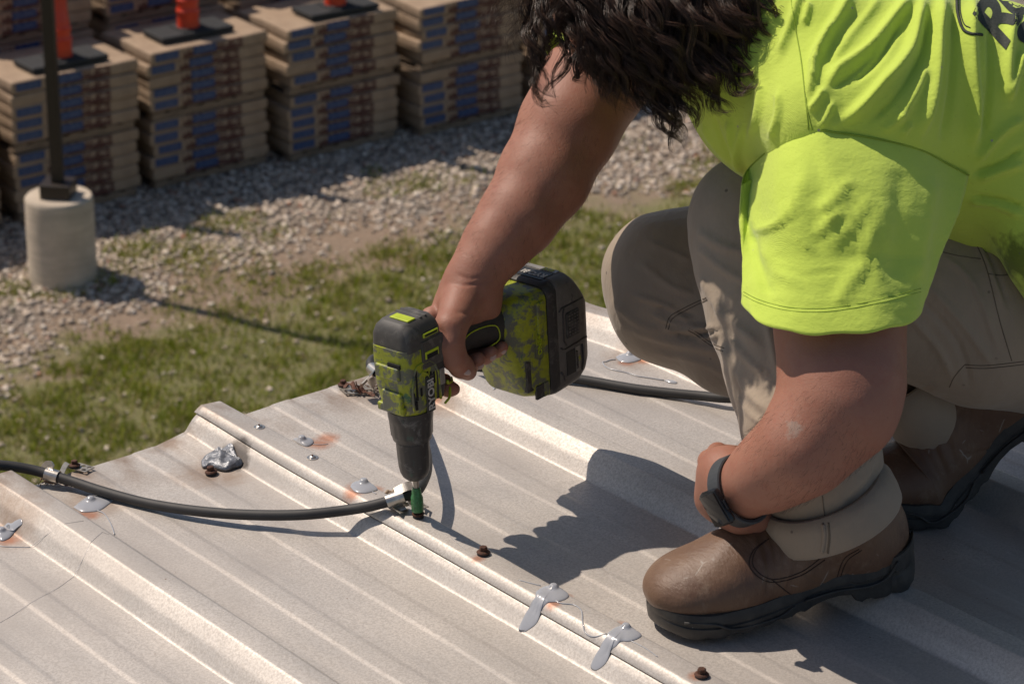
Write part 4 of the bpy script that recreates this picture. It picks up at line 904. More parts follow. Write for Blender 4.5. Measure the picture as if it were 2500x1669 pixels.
wv = nt.nodes.new('ShaderNodeTexWave'); wv.inputs['Scale'].default_value = 420; wv.inputs['Distortion'].default_value = 1.5; L.new(texco(nt), wv.inputs[0])
bn = bump(nt, wv.outputs['Fac'], 0.25, 0.0006); bn = bump(nt, noise(nt, 130, 4, 0.6, stretch=(1, 1, 2.2)), 0.45, 0.0016, bn); bn = bump(nt, noise(nt, 45, 4, 0.55), 0.35, 0.003, bn)
for nd in (b, tl): L.new(bn, nd.inputs['Normal'])
m, nt, b, N, L = newmat('khaki_canvas'); M_PANTS = m
pos = N.new('ShaderNodeNewGeometry').outputs['Position']
c = mixc(nt, ramp(nt, noise(nt, 8, 5), [(0.3, 0), (0.7, 1)]), (0.33, 0.265, 0.195), (0.265, 0.212, 0.158))
c = mixc(nt, mth(nt, 'MULTIPLY', ramp(nt, voro(nt, 30), [(0.05, 1), (0.08, 0)]), ramp(nt, noise(nt, 9, 2), [(0.52, 0), (0.58, 0.8)])), c, (0.07, 0.05, 0.04))
f_ = blend_spots(nt, pos, [(U(1792, 902, 2.86), .006), (U(1806, 900, 2.86), .006), (U(1818, 908, 2.86), .006), (U(1796, 925, 2.86), .005), (U(1812, 945, 2.87), .004), (U(1822, 965, 2.87), .005), (U(1805, 955, 2.87), .004), (U(1820, 1000, 2.88), .004), (U(2300, 872, 2.85), .007), (U(2320, 885, 2.85), .005), (U(1614, 558, 3.18), .006)], 0.8, 220)
c = mixc(nt, ramp(nt, f_, [(0.1, 0), (0.3, 0.85)]), c, (0.095, 0.105, 0.11))
L.new(c, b.inputs['Base Color']); b.inputs['Roughness'].default_value = 0.8; b.inputs['Sheen Weight'].default_value = 0.15
bn = bump(nt, noise(nt, 900, 2, 0.5), 0.15, 0.0003); bn = bump(nt, noise(nt, 38, 4, 0.55, stretch=(1, 1, .5)), 0.55, 0.006, bn); L.new(bn, b.inputs['Normal'])
m, nt, b, N, L = newmat('worn_brown_leather'); M_BOOT = m
n1 = noise(nt, 16, 6, 0.6); n2 = noise(nt, 50, 6, 0.7)
c = mixc(nt, ramp(nt, n1, [(0.32, 0), (0.68, 1)]), (0.095, 0.046, 0.026), (0.155, 0.088, 0.050)); c = mixc(nt, ramp(nt, n2, [(0.56, 0), (0.72, 0.6)]), c, (0.22, 0.155, 0.105))
c = mixc(nt, ramp(nt, noise(nt, 9, 3), [(0.62, 0), (0.72, 0.7)]), c, (0.07, 0.055, 0.045))
c = mixc(nt, mth(nt, 'MULTIPLY', ramp(nt, voro(nt, 26, 'DISTANCE_TO_EDGE'), [(0.012, 1), (0.022, 0)]), ramp(nt, noise(nt, 30, 2), [(0.60, 0), (0.64, 0.5)])), c, (0.34, 0.31, 0.27))
L.new(c, b.inputs['Base Color']); b.inputs['Roughness'].default_value = 0.5
bn = bump(nt, noise(nt, 260, 5, 0.7), 0.4, 0.0008); bn = bump(nt, noise(nt, 70, 5, 0.65, stretch=(3.5, 1, 1)), 0.55, 0.0022, bn); L.new(bn, b.inputs['Normal'])
m, nt, b, N, L = newmat('boot_sole_rubber'); M_SOLE = m
c = mixc(nt, ramp(nt, noise(nt, 40, 5, .7), [(0.4, 0), (0.7, 1)]), (0.020, 0.019, 0.018), (0.050, 0.046, 0.040)); c = mixc(nt, ramp(nt, voro(nt, 70), [(0.03, .9), (0.05, 0)]), c, (0.22, .2, .18)); L.new(c, b.inputs['Base Color']); b.inputs['Roughness'].default_value = 0.6
L.new(bump(nt, noise(nt, 500, 3), 0.3, 0.0006), b.inputs['Normal'])

worker = thing('person', 'worker in a lime T-shirt and khaki trousers crouching on the metal roof, holding a drill', 'person', roof_pt(.42, -.72))
class Field:
    def __init__(s): s.p = []
    def cone(s, a, b, ra, rb, k=0.006):
        a = np.array(a, float); b = np.array(b, float); r = max(ra, rb)
        s.p.append((np.minimum(a, b)-r, np.maximum(a, b)+r, lambda P, a=a, b=b, ra=ra, rb=rb: sd_cone(P, a, b, ra, rb), k, 0)); return s
    def chain(s, pts, rads, k=0.006):
        for i in range(len(pts)-1): s.cone(pts[i], pts[i+1], rads[i], rads[i+1], k)
        return s
    def ell(s, c, axes, r, k=0.006, sub=False):
        R = np.stack([n_(a) for a in axes], 1); c = np.array(c, float); m_ = max(r)
        s.p.append((c-m_, c+m_, lambda P, c=c, R=R, r=np.array(r): sd_ell(P, c, R, r), k, 1 if sub else 0)); return s
    def box(s, c, axes, h, rd=0.004, k=0.003, sub=False):
        R = np.stack([n_(a) for a in axes], 1); c = np.array(c, float); h = np.array(h, float); m_ = np.linalg.norm(h)
        def f(P, c=c, R=R, h=h-rd, rd=rd):
            q = np.abs((P-c)@R)-h; return np.linalg.norm(np.maximum(q, 0), axis=1)+np.minimum(q.max(1), 0)-rd
        s.p.append((c-m_, c+m_, f, k, 1 if sub else 0)); return s
    def bounds(s, pad=0.01): 
        q = [p for p in s.p if not p[4]]; return np.min([p[0] for p in q], 0)-pad, np.max([p[1] for p in q], 0)+pad
    def __call__(s, P):
        d = np.full(len(P), 0.05)
        for lo, hi, f, k, sub in s.p:
            m_ = ((P > lo-0.045) & (P < hi+0.045)).all(1)
            if not m_.any(): continue
            v = f(P[m_]); d[m_] = smax(d[m_], -v, k) if sub else smin(d[m_], v, k)
        return d
def field_mesh(F, res, pad=0.012, lo=None, hi=None, extra=None):
    """two-level sampling: coarse everywhere, fine near the surface"""
    l, h = F.bounds(pad); lo = l if lo is None else np.maximum(l, lo); hi = h if hi is None else np.minimum(h, hi)
    fn = F if extra is None else extra
    C = 4; nb = np.ceil((hi-lo)/(res*C)).astype(int); n = nb*C+1
    cx = [lo[i]+res*C*(np.arange(nb[i])+0.5) for i in range(3)]
    P = np.stack(np.meshgrid(*cx, indexing='ij'), -1).reshape(-1, 3); dc = np.concatenate([fn(P[i:i+300000]) for i in range(0, len(P), 300000)]).reshape(nb)
    G = np.full(n, 0.05, np.float32)
    for i in range(C+1):
        for j in range(C+1):
            for k in range(C+1):
                sx = slice(i, i+nb[0]*C, C) if i < C else slice(C, None, C); sy = slice(j, j+nb[1]*C, C) if j < C else slice(C, None, C); sz = slice(k, k+nb[2]*C, C) if k < C else slice(C, None, C)
                if i < C and j < C and k < C: G[sx, sy, sz] = dc
    near = np.argwhere(np.abs(dc) < res*C*1.35)
    off = np.stack(np.meshgrid(*[np.arange(C+1)]*3, indexing='ij'), -1).reshape(-1, 3)
    for s0 in range(0, len(near), 3000):
        I = (near[s0:s0+3000, None]*C+off[None]).reshape(-1, 3); v = fn(lo+res*I); G[I[:, 0], I[:, 1], I[:, 2]] = v
    return nets(G, lo, res)
def nets(G, lo, res):
    n = G.shape; S = G < 0
    cnt = np.zeros([k-1 for k in n], np.int8); c = [(a, b, d) for a in (0, 1) for b in (0, 1) for d in (0, 1)]
    for a, b, d in c: cnt += S[a:n[0]-1+a, b:n[1]-1+b, d:n[2]-1+d]
    I = np.argwhere((cnt > 0) & (cnt < 8)); key = (I[:, 0]*n[1]+I[:, 1])*n[2]+I[:, 2]; order = np.argsort(key); I = I[order]; key = key[order]
    acc = np.zeros((len(I), 3)); num = np.zeros(len(I))
    for e0 in c:
        for ax in range(3):
            if e0[ax]: continue
            e1 = list(e0); e1[ax] = 1
            g0 = G[I[:, 0]+e0[0], I[:, 1]+e0[1], I[:, 2]+e0[2]]; g1 = G[I[:, 0]+e1[0], I[:, 1]+e1[1], I[:, 2]+e1[2]]
            m_ = (g0 < 0) != (g1 < 0); t = np.where(m_, g0/np.where(m_, g0-g1, 1), 0)
            p = np.array(e0, float)[None]+np.zeros((len(I), 3)); p[:, ax] = t; acc += p*m_[:, None]; num += m_
    V = lo+res*(I+acc/num[:, None]); Fs = []
    for ax in range(3):
        u, v = [(1, 2), (2, 0), (0, 1)][ax]; s0 = [slice(None)]*3; s1 = [slice(None)]*3; s0[ax] = slice(0, n[ax]-1); s1[ax] = slice(1, n[ax])
        ch = S[tuple(s0)] != S[tuple(s1)]; E = np.argwhere(ch); ins = S[tuple(s0)][ch]; ok = (E[:, u] > 0) & (E[:, v] > 0) & (E[:, u] < n[u]-1) & (E[:, v] < n[v]-1); E = E[ok]; ins = ins[ok]; q = []
        for du, dv in ((1, 1), (0, 1), (0, 0), (1, 0)):
            e = E.copy(); e[:, u] -= du; e[:, v] -= dv; k = (e[:, 0]*n[1]+e[:, 1])*n[2]+e[:, 2]; j = np.clip(np.searchsorted(key, k), 0, len(key)-1); q.append(np.where(key[j] == k, j, -1))
        q = np.stack(q, 1); q[~ins] = q[~ins][:, ::-1]; Fs.append(q)
    F = np.concatenate(Fs); return V, F[(F >= 0).all(1)]
from mathutils.bvhtree import BVHTree
def bvh(V, F): return BVHTree.FromPolygons([tuple(v) for v in V], [tuple(int(i) for i in f) for f in F])
def hit(T, x, y, lift=0.0):
    r = ray(x, y); r = r/np.linalg.norm(r); h = T.ray_cast(Vector(CAM), Vector(r))
    return None if h[0] is None else np.array(h[0])-r*lift
def drape(T, pts, n=6, lift=0.0003):
    P = catmull([np.r_[p, 0] for p in pts], n); out = [hit(T, p[0], p[1], lift) for p in P]; return [p for p in out if p is not None]

# ================================================================== THE WORKER
HF = n_(FW*[1, 1, 0])                      # level direction away from the camera
def Dp(x, y, s):
    """photo pixel on the plane at side offset s of the drill"""
    r = ray(x, y); t = ((TIP+DS*s-CAM)@DS)/(r@DS); return CAM+r*t
body = Field()
# far (right) arm down to the wrist
P, R = J((1660, 60, 3.24, 125), (1540, 110, 3.21, 125), (1440, 215, 3.18, 120), (1390, 306, 3.16, 117), (1328, 432, 3.14, 107), (1262, 533, 3.12, 90), (1207, 603, 3.105, 74), (1166, 662, 3.095, 62))
body.chain(P, R, .02)
wr = P[-1]
body.chain([wr, Dp(1145, 705, -.006), Dp(1122, 748, -.014)], [R[-1]*.95, .0285, .0300], .018)
body.chain([Dp(1160, 715, -.004), Dp(1172, 742, -.004)], [.026, .0235], .012)
body.cone(Dp(1188, 722, .001), Dp(1186, 748, .000), .0175, .0165, .010)           # heel of the hand
body.cone(Dp(1120, 750, -.012), Dp(1076, 788, -.024), .0260, .0170, .012)
body.cone(Dp(1130, 750, -.020), Dp(1130, 792, -.026), .022, .016, .012)
# thumb on the near side of the grip
body.chain([Dp(1124, 742, .004), Dp(1100, 800, .021), Dp(1098, 838, .027), Dp(1108, 872, .0295), Dp(1126, 894, .028), Dp(1142, 907, .026)], [.0235, .0175, .0150, .0138, .0125, .0105], .008)
# four fingers: far side, under the grip, tips back on the near side
GA = lambda a, h, s: D(a, h, s)
for h0, h1, a0, rr_ in ((.074, .0935, .2190, 1.0), (.096, .1165, .2190, .96), (.117, .1360, .2170, .82)):
    body.chain([GA(a0, h0, -.026), GA(a0-.014, h0+.004, -.038), GA(a0-.040, h1-.004, -.038), GA(.1640, h1, -.020), GA(.1600, h1, .000), GA(.1645, h1, .0150), GA(.1720, h1, .0250)], [.0135*rr_, .0118*rr_, .0110*rr_, .0102*rr_, .0100*rr_, .0098*rr_, .0085*rr_], .003)
body.chain([GA(.2200, .050, -.026), GA(.200, .046, -.040), GA(.165, .050, -.038), GA(.1480, .062, -.022), GA(.1470, .064, -.004), Dp(1094, 949, .012), Dp(1108, 950, .015)], [.0135, .0122, .0110, .0102, .0098, .0094, .0080], .0035)
# near (left) arm, bent elbow, hand round the shin
P, R = J((2035, 560, 2.90, 110), (2048, 680, 2.85, 138), (2050, 800, 2.825, 145), (2056, 930, 2.800, 139), (2044, 996, 2.79, 126), (1956, 1098, 2.79, 104), (1880, 1150, 2.82, 83), (1812, 1193, 2.855, 72))
body.chain(P, R, .03)
P, R = J((1812, 1193, 2.87, 76), (1775, 1160, 2.895, 66), (1762, 1195, 2.905, 60)); body.chain(P, R, .012)
P, R = J((1790, 1215, 2.89, 62), (1812, 1248, 2.90, 52), (1848, 1264, 2.91, 37), (1880, 1262, 2.93, 28)); body.chain(P, R, .010)   # thumb side, under the strap
P, R = J((1762, 1150, 2.91, 56), (1752, 1215, 2.92, 50), (1785, 1245, 2.92, 48)); body.chain(P, R, .012)
for y0, y1, f_ in ((1125, 1105, 1.0), (1160, 1150, 1.02), (1195, 1195, .98), (1228, 1235, .85)):
    P, R = J((1758, y0+5, 2.925, 40), (1732, y0, 2.96, 27*f_), (1752, y1, 3.03, 24*f_), (1820, y1+4, 3.085, 22*f_), (1900, y1+18, 3.105, 19*f_)); body.chain(P, R, .006)
# torso core, neck
P, R = J((1880, 130, 3.02, 190), (2200, 290, 3.06, 270), (2600, 520, 3.14, 290)); body.chain(P, R, .03)
P, R = J((1660, 60, 3.24, 125), (1860, 160, 3.06, 150), (2035, 560, 2.92, 110)); body.chain(P, R, .03)
# head, face down-left
HC = U(1565, -10, 3.005); fd = n_(-.55*RT-.80*UP+.10*FW); cr = n_(-.83*RT+.52*UP); cr = n_(cr-fd*(cr@fd)); sdv = np.cross(fd, cr); sdv = sdv if sdv@FW < 0 else -sdv
H = lambda f, c_, s: HC+fd*f+cr*c_+sdv*s
body.cone(H(-.03, -.07, 0), U(1860, 130, 3.04), .058, .062, .02)
body.ell(H(-.006, .025, 0), (fd, cr, sdv), (.094, .088, .075), .01)
body.ell(H(.030, -.030, 0), (fd, cr, sdv), (.058, .072, .060), .02)
body.cone(H(.055, -.092, 0), H(.020, -.075, 0), .020, .040, .02)      # chin and jaw
body.cone(H(.086, .012, 0), H(.100, -.022, 0), .008, .012, .008)        # nose
body.cone(H(.082, .028, .030), H(.086, .028, -.030), .011, .011, .010)  # brow
for s_ in (-1, 1):
    body.ell(H(.076, .008, s_*.031), (fd, cr, sdv), (.014, .012, .017), .004, sub=True); body.ell(H(.070, .008, s_*.031), (fd, cr, sdv), (.012, .011, .012), .002)
    body.ell(H(-.005, -.005, s_*.074), (fd, cr, sdv), (.018, .032, .009), .004)
    body.ell(H(.062, -.028, s_*.036), (fd, cr, sdv), (.026, .024, .022), .012)
body.cone(H(.088, -.047, .020), H(.088, -.047, -.020), .0075, .0075, .004); body.cone(H(.085, -.058, .017), H(.085, -.058, -.017), .0080, .0080, .004)
V, F = field_mesh(body, 0.0026); V = relax(V, F, 2, .5); Nn = vnormals(V, F)
# wrist creases and knuckle folds
CREASE = [([(1098, 690), (1140, 697), (1200, 682)], 4, -.0010), ([(1112, 668), (1150, 680), (1205, 668)], 4, -.0008), ([(1070, 800), (1085, 820), (1083, 850)], 5, -.0012), ([(1108, 760), (1135, 765), (1170, 775)], 5, -.0010), ([(1095, 850), (1112, 846), (1125, 850)], 3, -.0008), ([(1096, 858), (1112, 856), (1124, 860)], 3, -.0007)]
V = folds(V, Nn, CREASE)
V = V+Nn*(0.0006*sn3(V, 30)+0.0003*sn3(V, 90, 3))[:, None]
mobj('body', V, F, M_SKIN, worker); TB = bvh(V, F)
# short dark hairs on the forearms
def arm_hair(name, regions, n):
    r = np.random.default_rng(3); C3 = V[F].mean(1); Q, zz = pxy(C3); NF = Nn[F[:, 0]]; VV = []; FF = []; off = 0
    for (x0, y0, x1, y1, w_, dirx, diry), k in zip(regions, n):
        a = np.array((x0, y0)); b_ = np.array((x1, y1)); t = ((Q-a)@(b_-a))/((b_-a)@(b_-a)); d = np.linalg.norm(Q-a-t[:, None]*(b_-a), axis=1); ok = np.where((t > 0) & (t < 1) & (d < w_) & ((NF@FW) < .35))[0]
        for i in r.choice(ok, k):
            p = C3[i]+NF[i]*.0001; dr_ = n_(dirx*RT-diry*UP+.35*r.normal(size=3)); dr_ = n_(dr_-NF[i]*(dr_@NF[i])+NF[i]*.35); l = r.uniform(.005, .011); s_ = np.cross(dr_, FW); s_ = n_(s_)*.00007
            q = p+dr_*l*.5+NF[i]*.0006; e = p+dr_*l; VV += [p-s_, p+s_, q+s_*.8, q-s_*.8, e+s_*.2, e-s_*.2]; FF += [(off, off+1, off+2, off+3), (off+3, off+2, off+4, off+5)]; off += 6
    mobj(name, np.array(VV), np.array(FF), M_ARMHAIR, worker, smooth=False)
M_ARMHAIR = simple('arm_hair', (0.05, 0.025, 0.015), 0.5, 0, .4, 200)
arm_hair('arm_hair', [(2080, 1010, 1850, 1165, 120, -.6, .8), (1400, 300, 1170, 650, 130, -.3, .95)], [850, 800])
# nails of the drill hand
for x, y, ax_, r_ in ((1139, 908, (1, .35), 9), (1174, 893, (.6, -.8), 8), (1204, 872, (.6, -.8), 8), (1230, 858, (.6, -.8), 6)):
    q = hit(TB, x, y, -.0004)
    if q is None or abs(depth(q)-3.1) > .12: continue
    d1 = n_(ax_[0]*RT-ax_[1]*UP); d2 = np.cross(FW, d1); rings = []
    for s_, l in ((1.0, -.0010), (.98, .0004), (.8, .0010), (.4, .0013)): rings.append([q-FW*l+s_*pr_(r_, 3.1)*(1.25*math.cos(t_)*d1+.9*math.sin(t_)*d2) for t_ in np.linspace(0, 6.283, 16, endpoint=False)])
    w = MB(); w.loft(rings, True); w.build('fingernail', M_NAIL, worker, smooth=True)

# ---------------------------------------------------------------- trousers
tr = Field()
P, R = J((1852, 545, 3.06, 158), (1862, 640, 3.05, 163), (1882, 770, 3.03, 152), (1925, 905, 2.985, 150), (1968, 1040, 2.945, 152), (2000, 1130, 2.925, 150), (2010, 1180, 2.922, 151)); tr.chain(P, R, .02)
P, R = J((1852, 545, 3.06, 150), (2200, 690, 3.05, 212), (2400, 745, 3.07, 236), (2620, 740, 3.12, 265)); tr.chain(P, R, .03)
P, R = J((1622, 668, 3.265, 141), (1638, 735, 3.255, 147), (1800, 808, 3.225, 150), (2000, 880, 3.20, 140), (2180, 925, 3.16, 95)); tr.chain(P, R, .02)
P, R = J((1622, 668, 3.265, 141), (2000, 590, 3.28, 180), (2560, 640, 3.24, 240)); tr.chain(P, R, .025)
P, R = J((2620, 740, 3.12, 265), (2560, 640, 3.24, 240), (2700, 700, 3.2, 260)); tr.chain(P, R, .05)
V, F = field_mesh(tr, 0.0034); V = relax(V, F, 2, .5); Nn = vnormals(V, F)
V = V+Nn*(0.0032*sn3(V, 17)+0.0013*sn3(V, 42, 3)+.0005*sn3(V, 100, 5))[:, None]
TF = [ # near knee and shin
 ([(1700, 560), (1760, 600), (1830, 620)], 12, .0035), ([(1700, 600), (1770, 660), (1850, 700)], 10, .0030), ([(1705, 660), (1760, 760), (1860, 850)], 13, .0045), ([(1740, 740), (1800, 850), (1880, 930)], 9, .0035), ([(1755, 830), (1820, 950), (1880, 1010)], 10, .004), ([(1720, 700), (1790, 880), (1810, 1030)], 8, -.003), ([(1850, 700), (1880, 820), (1900, 920)], 9, .003), ([(1790, 960), (1830, 1010), (1870, 1040)], 7, .0025),
 # ankle folds above the cuff
 ([(1900, 1215), (1990, 1190), (2080, 1120), (2150, 1100)], 12, .0035), ([(2060, 1240), (2120, 1180), (2150, 1120)], 7, -.003), ([(2040, 1080), (2110, 1060), (2150, 1030)], 12, .004),
 # far knee
 ([(1560, 640), (1640, 700), (1700, 720)], 8, .003), ([(1545, 720), (1620, 745), (1690, 790)], 7, .0045), ([(1590, 765), (1650, 790), (1740, 800)], 6, .005), ([(1600, 745), (1640, 760), (1700, 770)], 5, -.004), ([(1620, 800), (1680, 806), (1750, 798)], 6, .0065), ([(1640, 812), (1690, 822), (1755, 808)], 4, -.006), ([(1680, 815), (1720, 822), (1760, 815)], 5, .005), ([(1500, 740), (1560, 790), (1620, 810)], 9, .004), ([(1530, 800), (1640, 835), (1770, 860)], 10, .004), ([(1600, 860), (1700, 880), (1790, 920)], 9, .003), ([(1580, 590), (1650, 620), (1690, 640)], 8, .0025),
 # near thigh
 ([(2210, 760), (2290, 850), (2330, 930)], 9, .004), ([(2240, 720), (2340, 840), (2370, 960)], 8, -.003), ([(2260, 690), (2350, 790), (2430, 900)], 10, .004), ([(2300, 620), (2380, 700), (2440, 860)], 8, .003), ([(2150, 1000), (2220, 950), (2300, 955)], 9, .004), ([(2330, 520), (2400, 620), (2450, 750)], 10, .0045), ([(2345, 520), (2412, 620), (2462, 750)], 5, -.004),
 # far hem
 ([(2180, 1000), (2230, 985), (2300, 960)], 8, .005), ([(2170, 985), (2210, 960), (2280, 940)], 6, -.004), ([(2200, 1040), (2260, 1010), (2330, 1000)], 7, .003)]
V = folds(V, Nn, TF)
mobj('trousers', V, F, M_PANTS, worker); TT = bvh(V, F)
def stitch(T, pts, name, mat, parent, r=.0006, lift=.0001, off=None):
    P = drape(T, pts, 8, lift)
    if len(P) < 3: return
    w = MB(); w.tube(P, r, 5); w.build(name, mat, parent, smooth=True)
M_SEAM = simple('seam_thread', (0.15, 0.118, 0.085), 0.9); M_SEAM2 = simple('lime_seam', (0.30, 0.42, 0.04), 0.9)
for pts in ([(1724, 726), (1690, 742), (1655, 760), (1634, 775), (1625, 803)], [(1727, 731), (1695, 747), (1660, 765), (1640, 780), (1631, 805)], [(1680, 806), (1700, 818), (1730, 840), (1765, 858)], [(1683, 801), (1704, 813), (1734, 835), (1768, 850)],
            [(2280, 610), (2340, 624), (2395, 632)], [(2330, 510), (2380, 590), (2410, 660), (2440, 780), (2470, 880)], [(2355, 890), (2330, 920), (2318, 945)], [(2355, 890), (2400, 892), (2450, 888), (2500, 882)], [(2358, 897), (2400, 899), (2450, 895), (2500, 889)], [(2412, 668), (2450, 672), (2500, 660)],
            [(2008, 1210), (2011, 1240), (2014, 1262)]): stitch(TT, pts, 'seam', M_SEAM, worker)
def cuffring(c, ax, hw, hd, lean=0.0, n=48, wob=0.0, ph=0):
    a = n_(RT-ax*(RT@ax)); b_ = np.cross(ax, a); b_ = b_ if b_@FW > 0 else -b_
    return [c+a*(hw*(1+wob*math.sin(3*q+ph))*math.cos(q))+b_*(hd*math.sin(q)) for q in np.linspace(0, 2*math.pi, n, endpoint=False)]
def cuff(name, rows, mat, parent, th=.003):
    """rows: (x, y, depth, half width px, half depth m); closed band with thickness"""
    C_ = [U(x, y, d) for x, y, d, h1, h2 in rows]; ax = n_(C_[0]-C_[-1]); out = []; inn = []
    for k, (x, y, d, h1, h2) in enumerate(rows): out.append(cuffring(C_[k], ax, pr_(h1, d), h2, wob=.012, ph=k*.5)); inn.append(cuffring(C_[k], ax, pr_(h1, d)-th, h2-th, wob=.012, ph=k*.5))
    w = MB(); rings = out+inn[::-1]+[out[0]]; w.loft(rings, False); return w.build(name, mat, parent, smooth=True)
cf = cuff('trouser_cuff', [(2004, 1192, 2.911, 152, .066), (2006, 1197, 2.912, 162, .070), (2012, 1212, 2.915, 173, .075), (2024, 1240, 2.921, 176, .076), (2033, 1262, 2.925, 175, .076), (2035, 1270, 2.927, 170, .074)], M_PANTS, worker, .004)
co = np.empty(len(cf.data.vertices)*3); cf.data.vertices.foreach_get('co', co); co = co.reshape(-1, 3)+np.array(worker.location); TC = bvh(co, [tuple(p.vertices) for p in cf.data.polygons])
for dx in (-7, 7): stitch(TC, [(2016+dx, 1275), (2018+dx, 1310), (2014+dx, 1350)], 'seam', M_SEAM, worker, .0011)
stitch(TC, [(2010, 1280), (2012, 1310), (2007, 1348)], 'seam', M_PANTS, worker, .0022)
cuff('trouser_cuff', [(2195, 915, 3.120, 92, .046), (2200, 925, 3.122, 104, .052), (2235, 965, 3.135, 106, .053), (2262, 1010, 3.152, 100, .050), (2280, 1040, 3.162, 92, .046)], M_PANTS, worker, .004)

# ---------------------------------------------------------------- boots
def boot(heel, toe, lift_deg, label, sd=1, wide=1.0):
    """heel/toe: ground points; built in a local frame, then turned up round the ball of the foot"""
    fx = toe-heel; ln = np.linalg.norm(fx); fx /= ln; fy = n_(np.cross(RN, fx)); S_ = ln/.330
    t = thing('boot', label, 'boot', heel, 'brown leather work boots')
    up0 = np.cross(fx, fy)
    def W(p):
        x, y, z = p[..., 0], p[..., 1], p[..., 2]
        if lift_deg:   # bend at the ball
            a = math.radians(lift_deg); xb, zb = .225, .0; w_ = np.clip((xb+.03-x)/.06, 0, 1); w_ = w_*w_*(3-2*w_); an = a*w_
            dx, dz = x-xb, z-zb; x = xb+dx*np.cos(an)+dz*np.sin(an)*1.0; z = zb-dx*np.sin(an)+dz*np.cos(an)
        return heel+S_*(x[..., None]*fx+y[..., None]*wide*fy+z[..., None]*up0)
    f = Field(); E3 = np.eye(3)
    f.ell((.268, .002*sd, .047), E3, (.068, .0555, .040), .012); f.ell((.225, .0, .050), E3, (.070, .053, .050), .02); f.cone((.215, 0, .062), (.145, 0, .080), .038, .040, .03)
    f.cone((.150, 0, .048), (.060, 0, .050), .042, .038, .03); f.ell((.060, 0, .075), E3, (.056, .042, .070), .02); f.cone((.088, 0, .095), (.090, 0, .150), .044, .042, .03); f.ell((.050, 0, .065), E3, (.050, .041, .060), .01)
    f.box((.15, 0, -.03), E3, (.3, .2, .052), .002, .003, sub=True)
    V, F = field_mesh(f, .0028, lo=np.array((-.05, -.12, 0.0)), hi=np.array((.36, .12, .155))); V = relax(V, F, 2); N0 = vnormals(V, F)
    x, y, z = V.T; d_ = np.zeros(len(V))
    for x0, sl, wd, am in ((.196, .30, .0040, -.0022), (.186, .35, .0035, -.0020), (.204, .25, .0035, .0012), (.176, .40, .004, -.0016), (.168, .42, .003, .0012), (.158, .45, .004, -.0014)):
        q = x-(x0+sl*(z-.08)*-1+.004*np.sin(y*80)); d_ += am*np.exp(-(q/wd)**2)*np.clip((z-.045)/.02, 0, 1)
    # welt of the toe cap and side panels
    q = np.abs(x-(.150-1.1*np.abs(z-.060)+.0)); d_ += -.0012*np.exp(-(q/.0018)**2)*np.clip((np.abs(y)-.02)/.01, 0, 1)*(z < .115)
    q = np.abs(x-(.088-.5*(z-.06))); d_ += -.0012*np.exp(-(q/.0018)**2)*(z < .13)
    V = V+N0*(d_+.0008*sn3(V, 40)+.0005*sn3(V, 110))[:, None]
    mobj('leather_upper', W(V), F, M_BOOT, t)
    # sole
    def outline(x):
        u = x/.330; w_ = np.interp(u, [0, .02, .06, .15, .28, .42, .55, .68, .80, .90, .96, .99, 1.0], [.006, .024, .036, .042, .041, .039, .047, .055, .057, .050, .036, .020, .004])*1.0
        w_ = np.where(x > .262, .057*np.sqrt(np.clip(1-((x-.262)/.0715)**2, 0.002, 1)), w_); w_ = np.where(x < .036, .0425*np.sqrt(np.clip(1-((.036-x)/.042)**2, 0.002, 1)), w_); return w_
    xs = np.concatenate([[-.0058, -.005, -.003, .0, .004], np.linspace(.010, .320, 56), [.324, .328, .331, .333, .3338]]); 
    top = lambda x: np.interp(x, [-.01, .0, .03, .08, .13, .20, .27, .31, .335], [.066, .064, .056, .048, .042, .037, .037, .041, .043])
    bot = lambda x: np.interp(x, [-.01, .0, .004, .012, .082, .088, .105, .125, .150, .25, .30, .334], [.018, .012, .006, .001, .000, .012, .0145, .012, .003, .000, .003, .016])
    sec = []
    for x_ in xs:
        wd = float(outline(x_))+.0015; b0, t0 = float(bot(x_)), float(top(x_)); h = t0-b0
        pr2 = [(0.0, b0), (.80, b0), (.97, b0+.003), (1.0, b0+.008), (1.0, b0+h*.48), (.965, b0+h*.52), (.965, b0+h*.60), (1.01, b0+h*.64), (1.0, t0-.006), (.97, t0-.001), (.90, t0), (.80, t0-.004), (0, t0-.010)]
        tread = .0025*(math.sin(x_*210) > .35)
        ring = [(x_, sd*0+wd*a, z_+(tread if i < 3 and b0 < .004 else 0)) for i, (a, z_) in enumerate(pr2)]+[(x_, -wd*a, z_+(tread if i > 0 and a < .98 and z_ < b0+.004 and b0 < .004 else 0)) for i, (a, z_) in list(enumerate(pr2))[::-1][1:-1]]
        sec.append(ring)
    A = np.array(sec); m_, k_ = A.shape[:2]; w = MB(); w.loft([list(r) for r in W(A)], True); w.build('sole', M_SOLE, t, smooth=False, angle=35)
    # moulded line on the side wall
    for s_ in (-1, 1):
        pts = [(x_, s_*(float(outline(x_))+.0028), z_) for x_, z_ in ((.305, .030), (.270, .026), (.245, .014), (.19, .012), (.165, .020))]
        w = MB(); w.tube(catmull([W(np.array(p)) for p in pts], 5), .0016, 6); w.build('sole_line', M_SOLE, t, smooth=True)
        pts = [(x_, s_*(float(outline(x_))+.0032), z_) for x_, z_ in ((.150, .022), (.110, .026), (.07, .024), (.045, .030), (.030, .050))]
        w = MB(); w.tube(catmull([W(np.array(p)) for p in pts], 5), .0018, 6); w.build('sole_line', M_SOLE, t, smooth=True)
    return t, W
h0 = roofp(2215, 1400, .031); t0 = roofp(1594, 1531, .002)
bt1, _W = boot(h0, t0, 0, 'scuffed brown work boot flat on the roof, its toe in the sun', -1, 1.14)
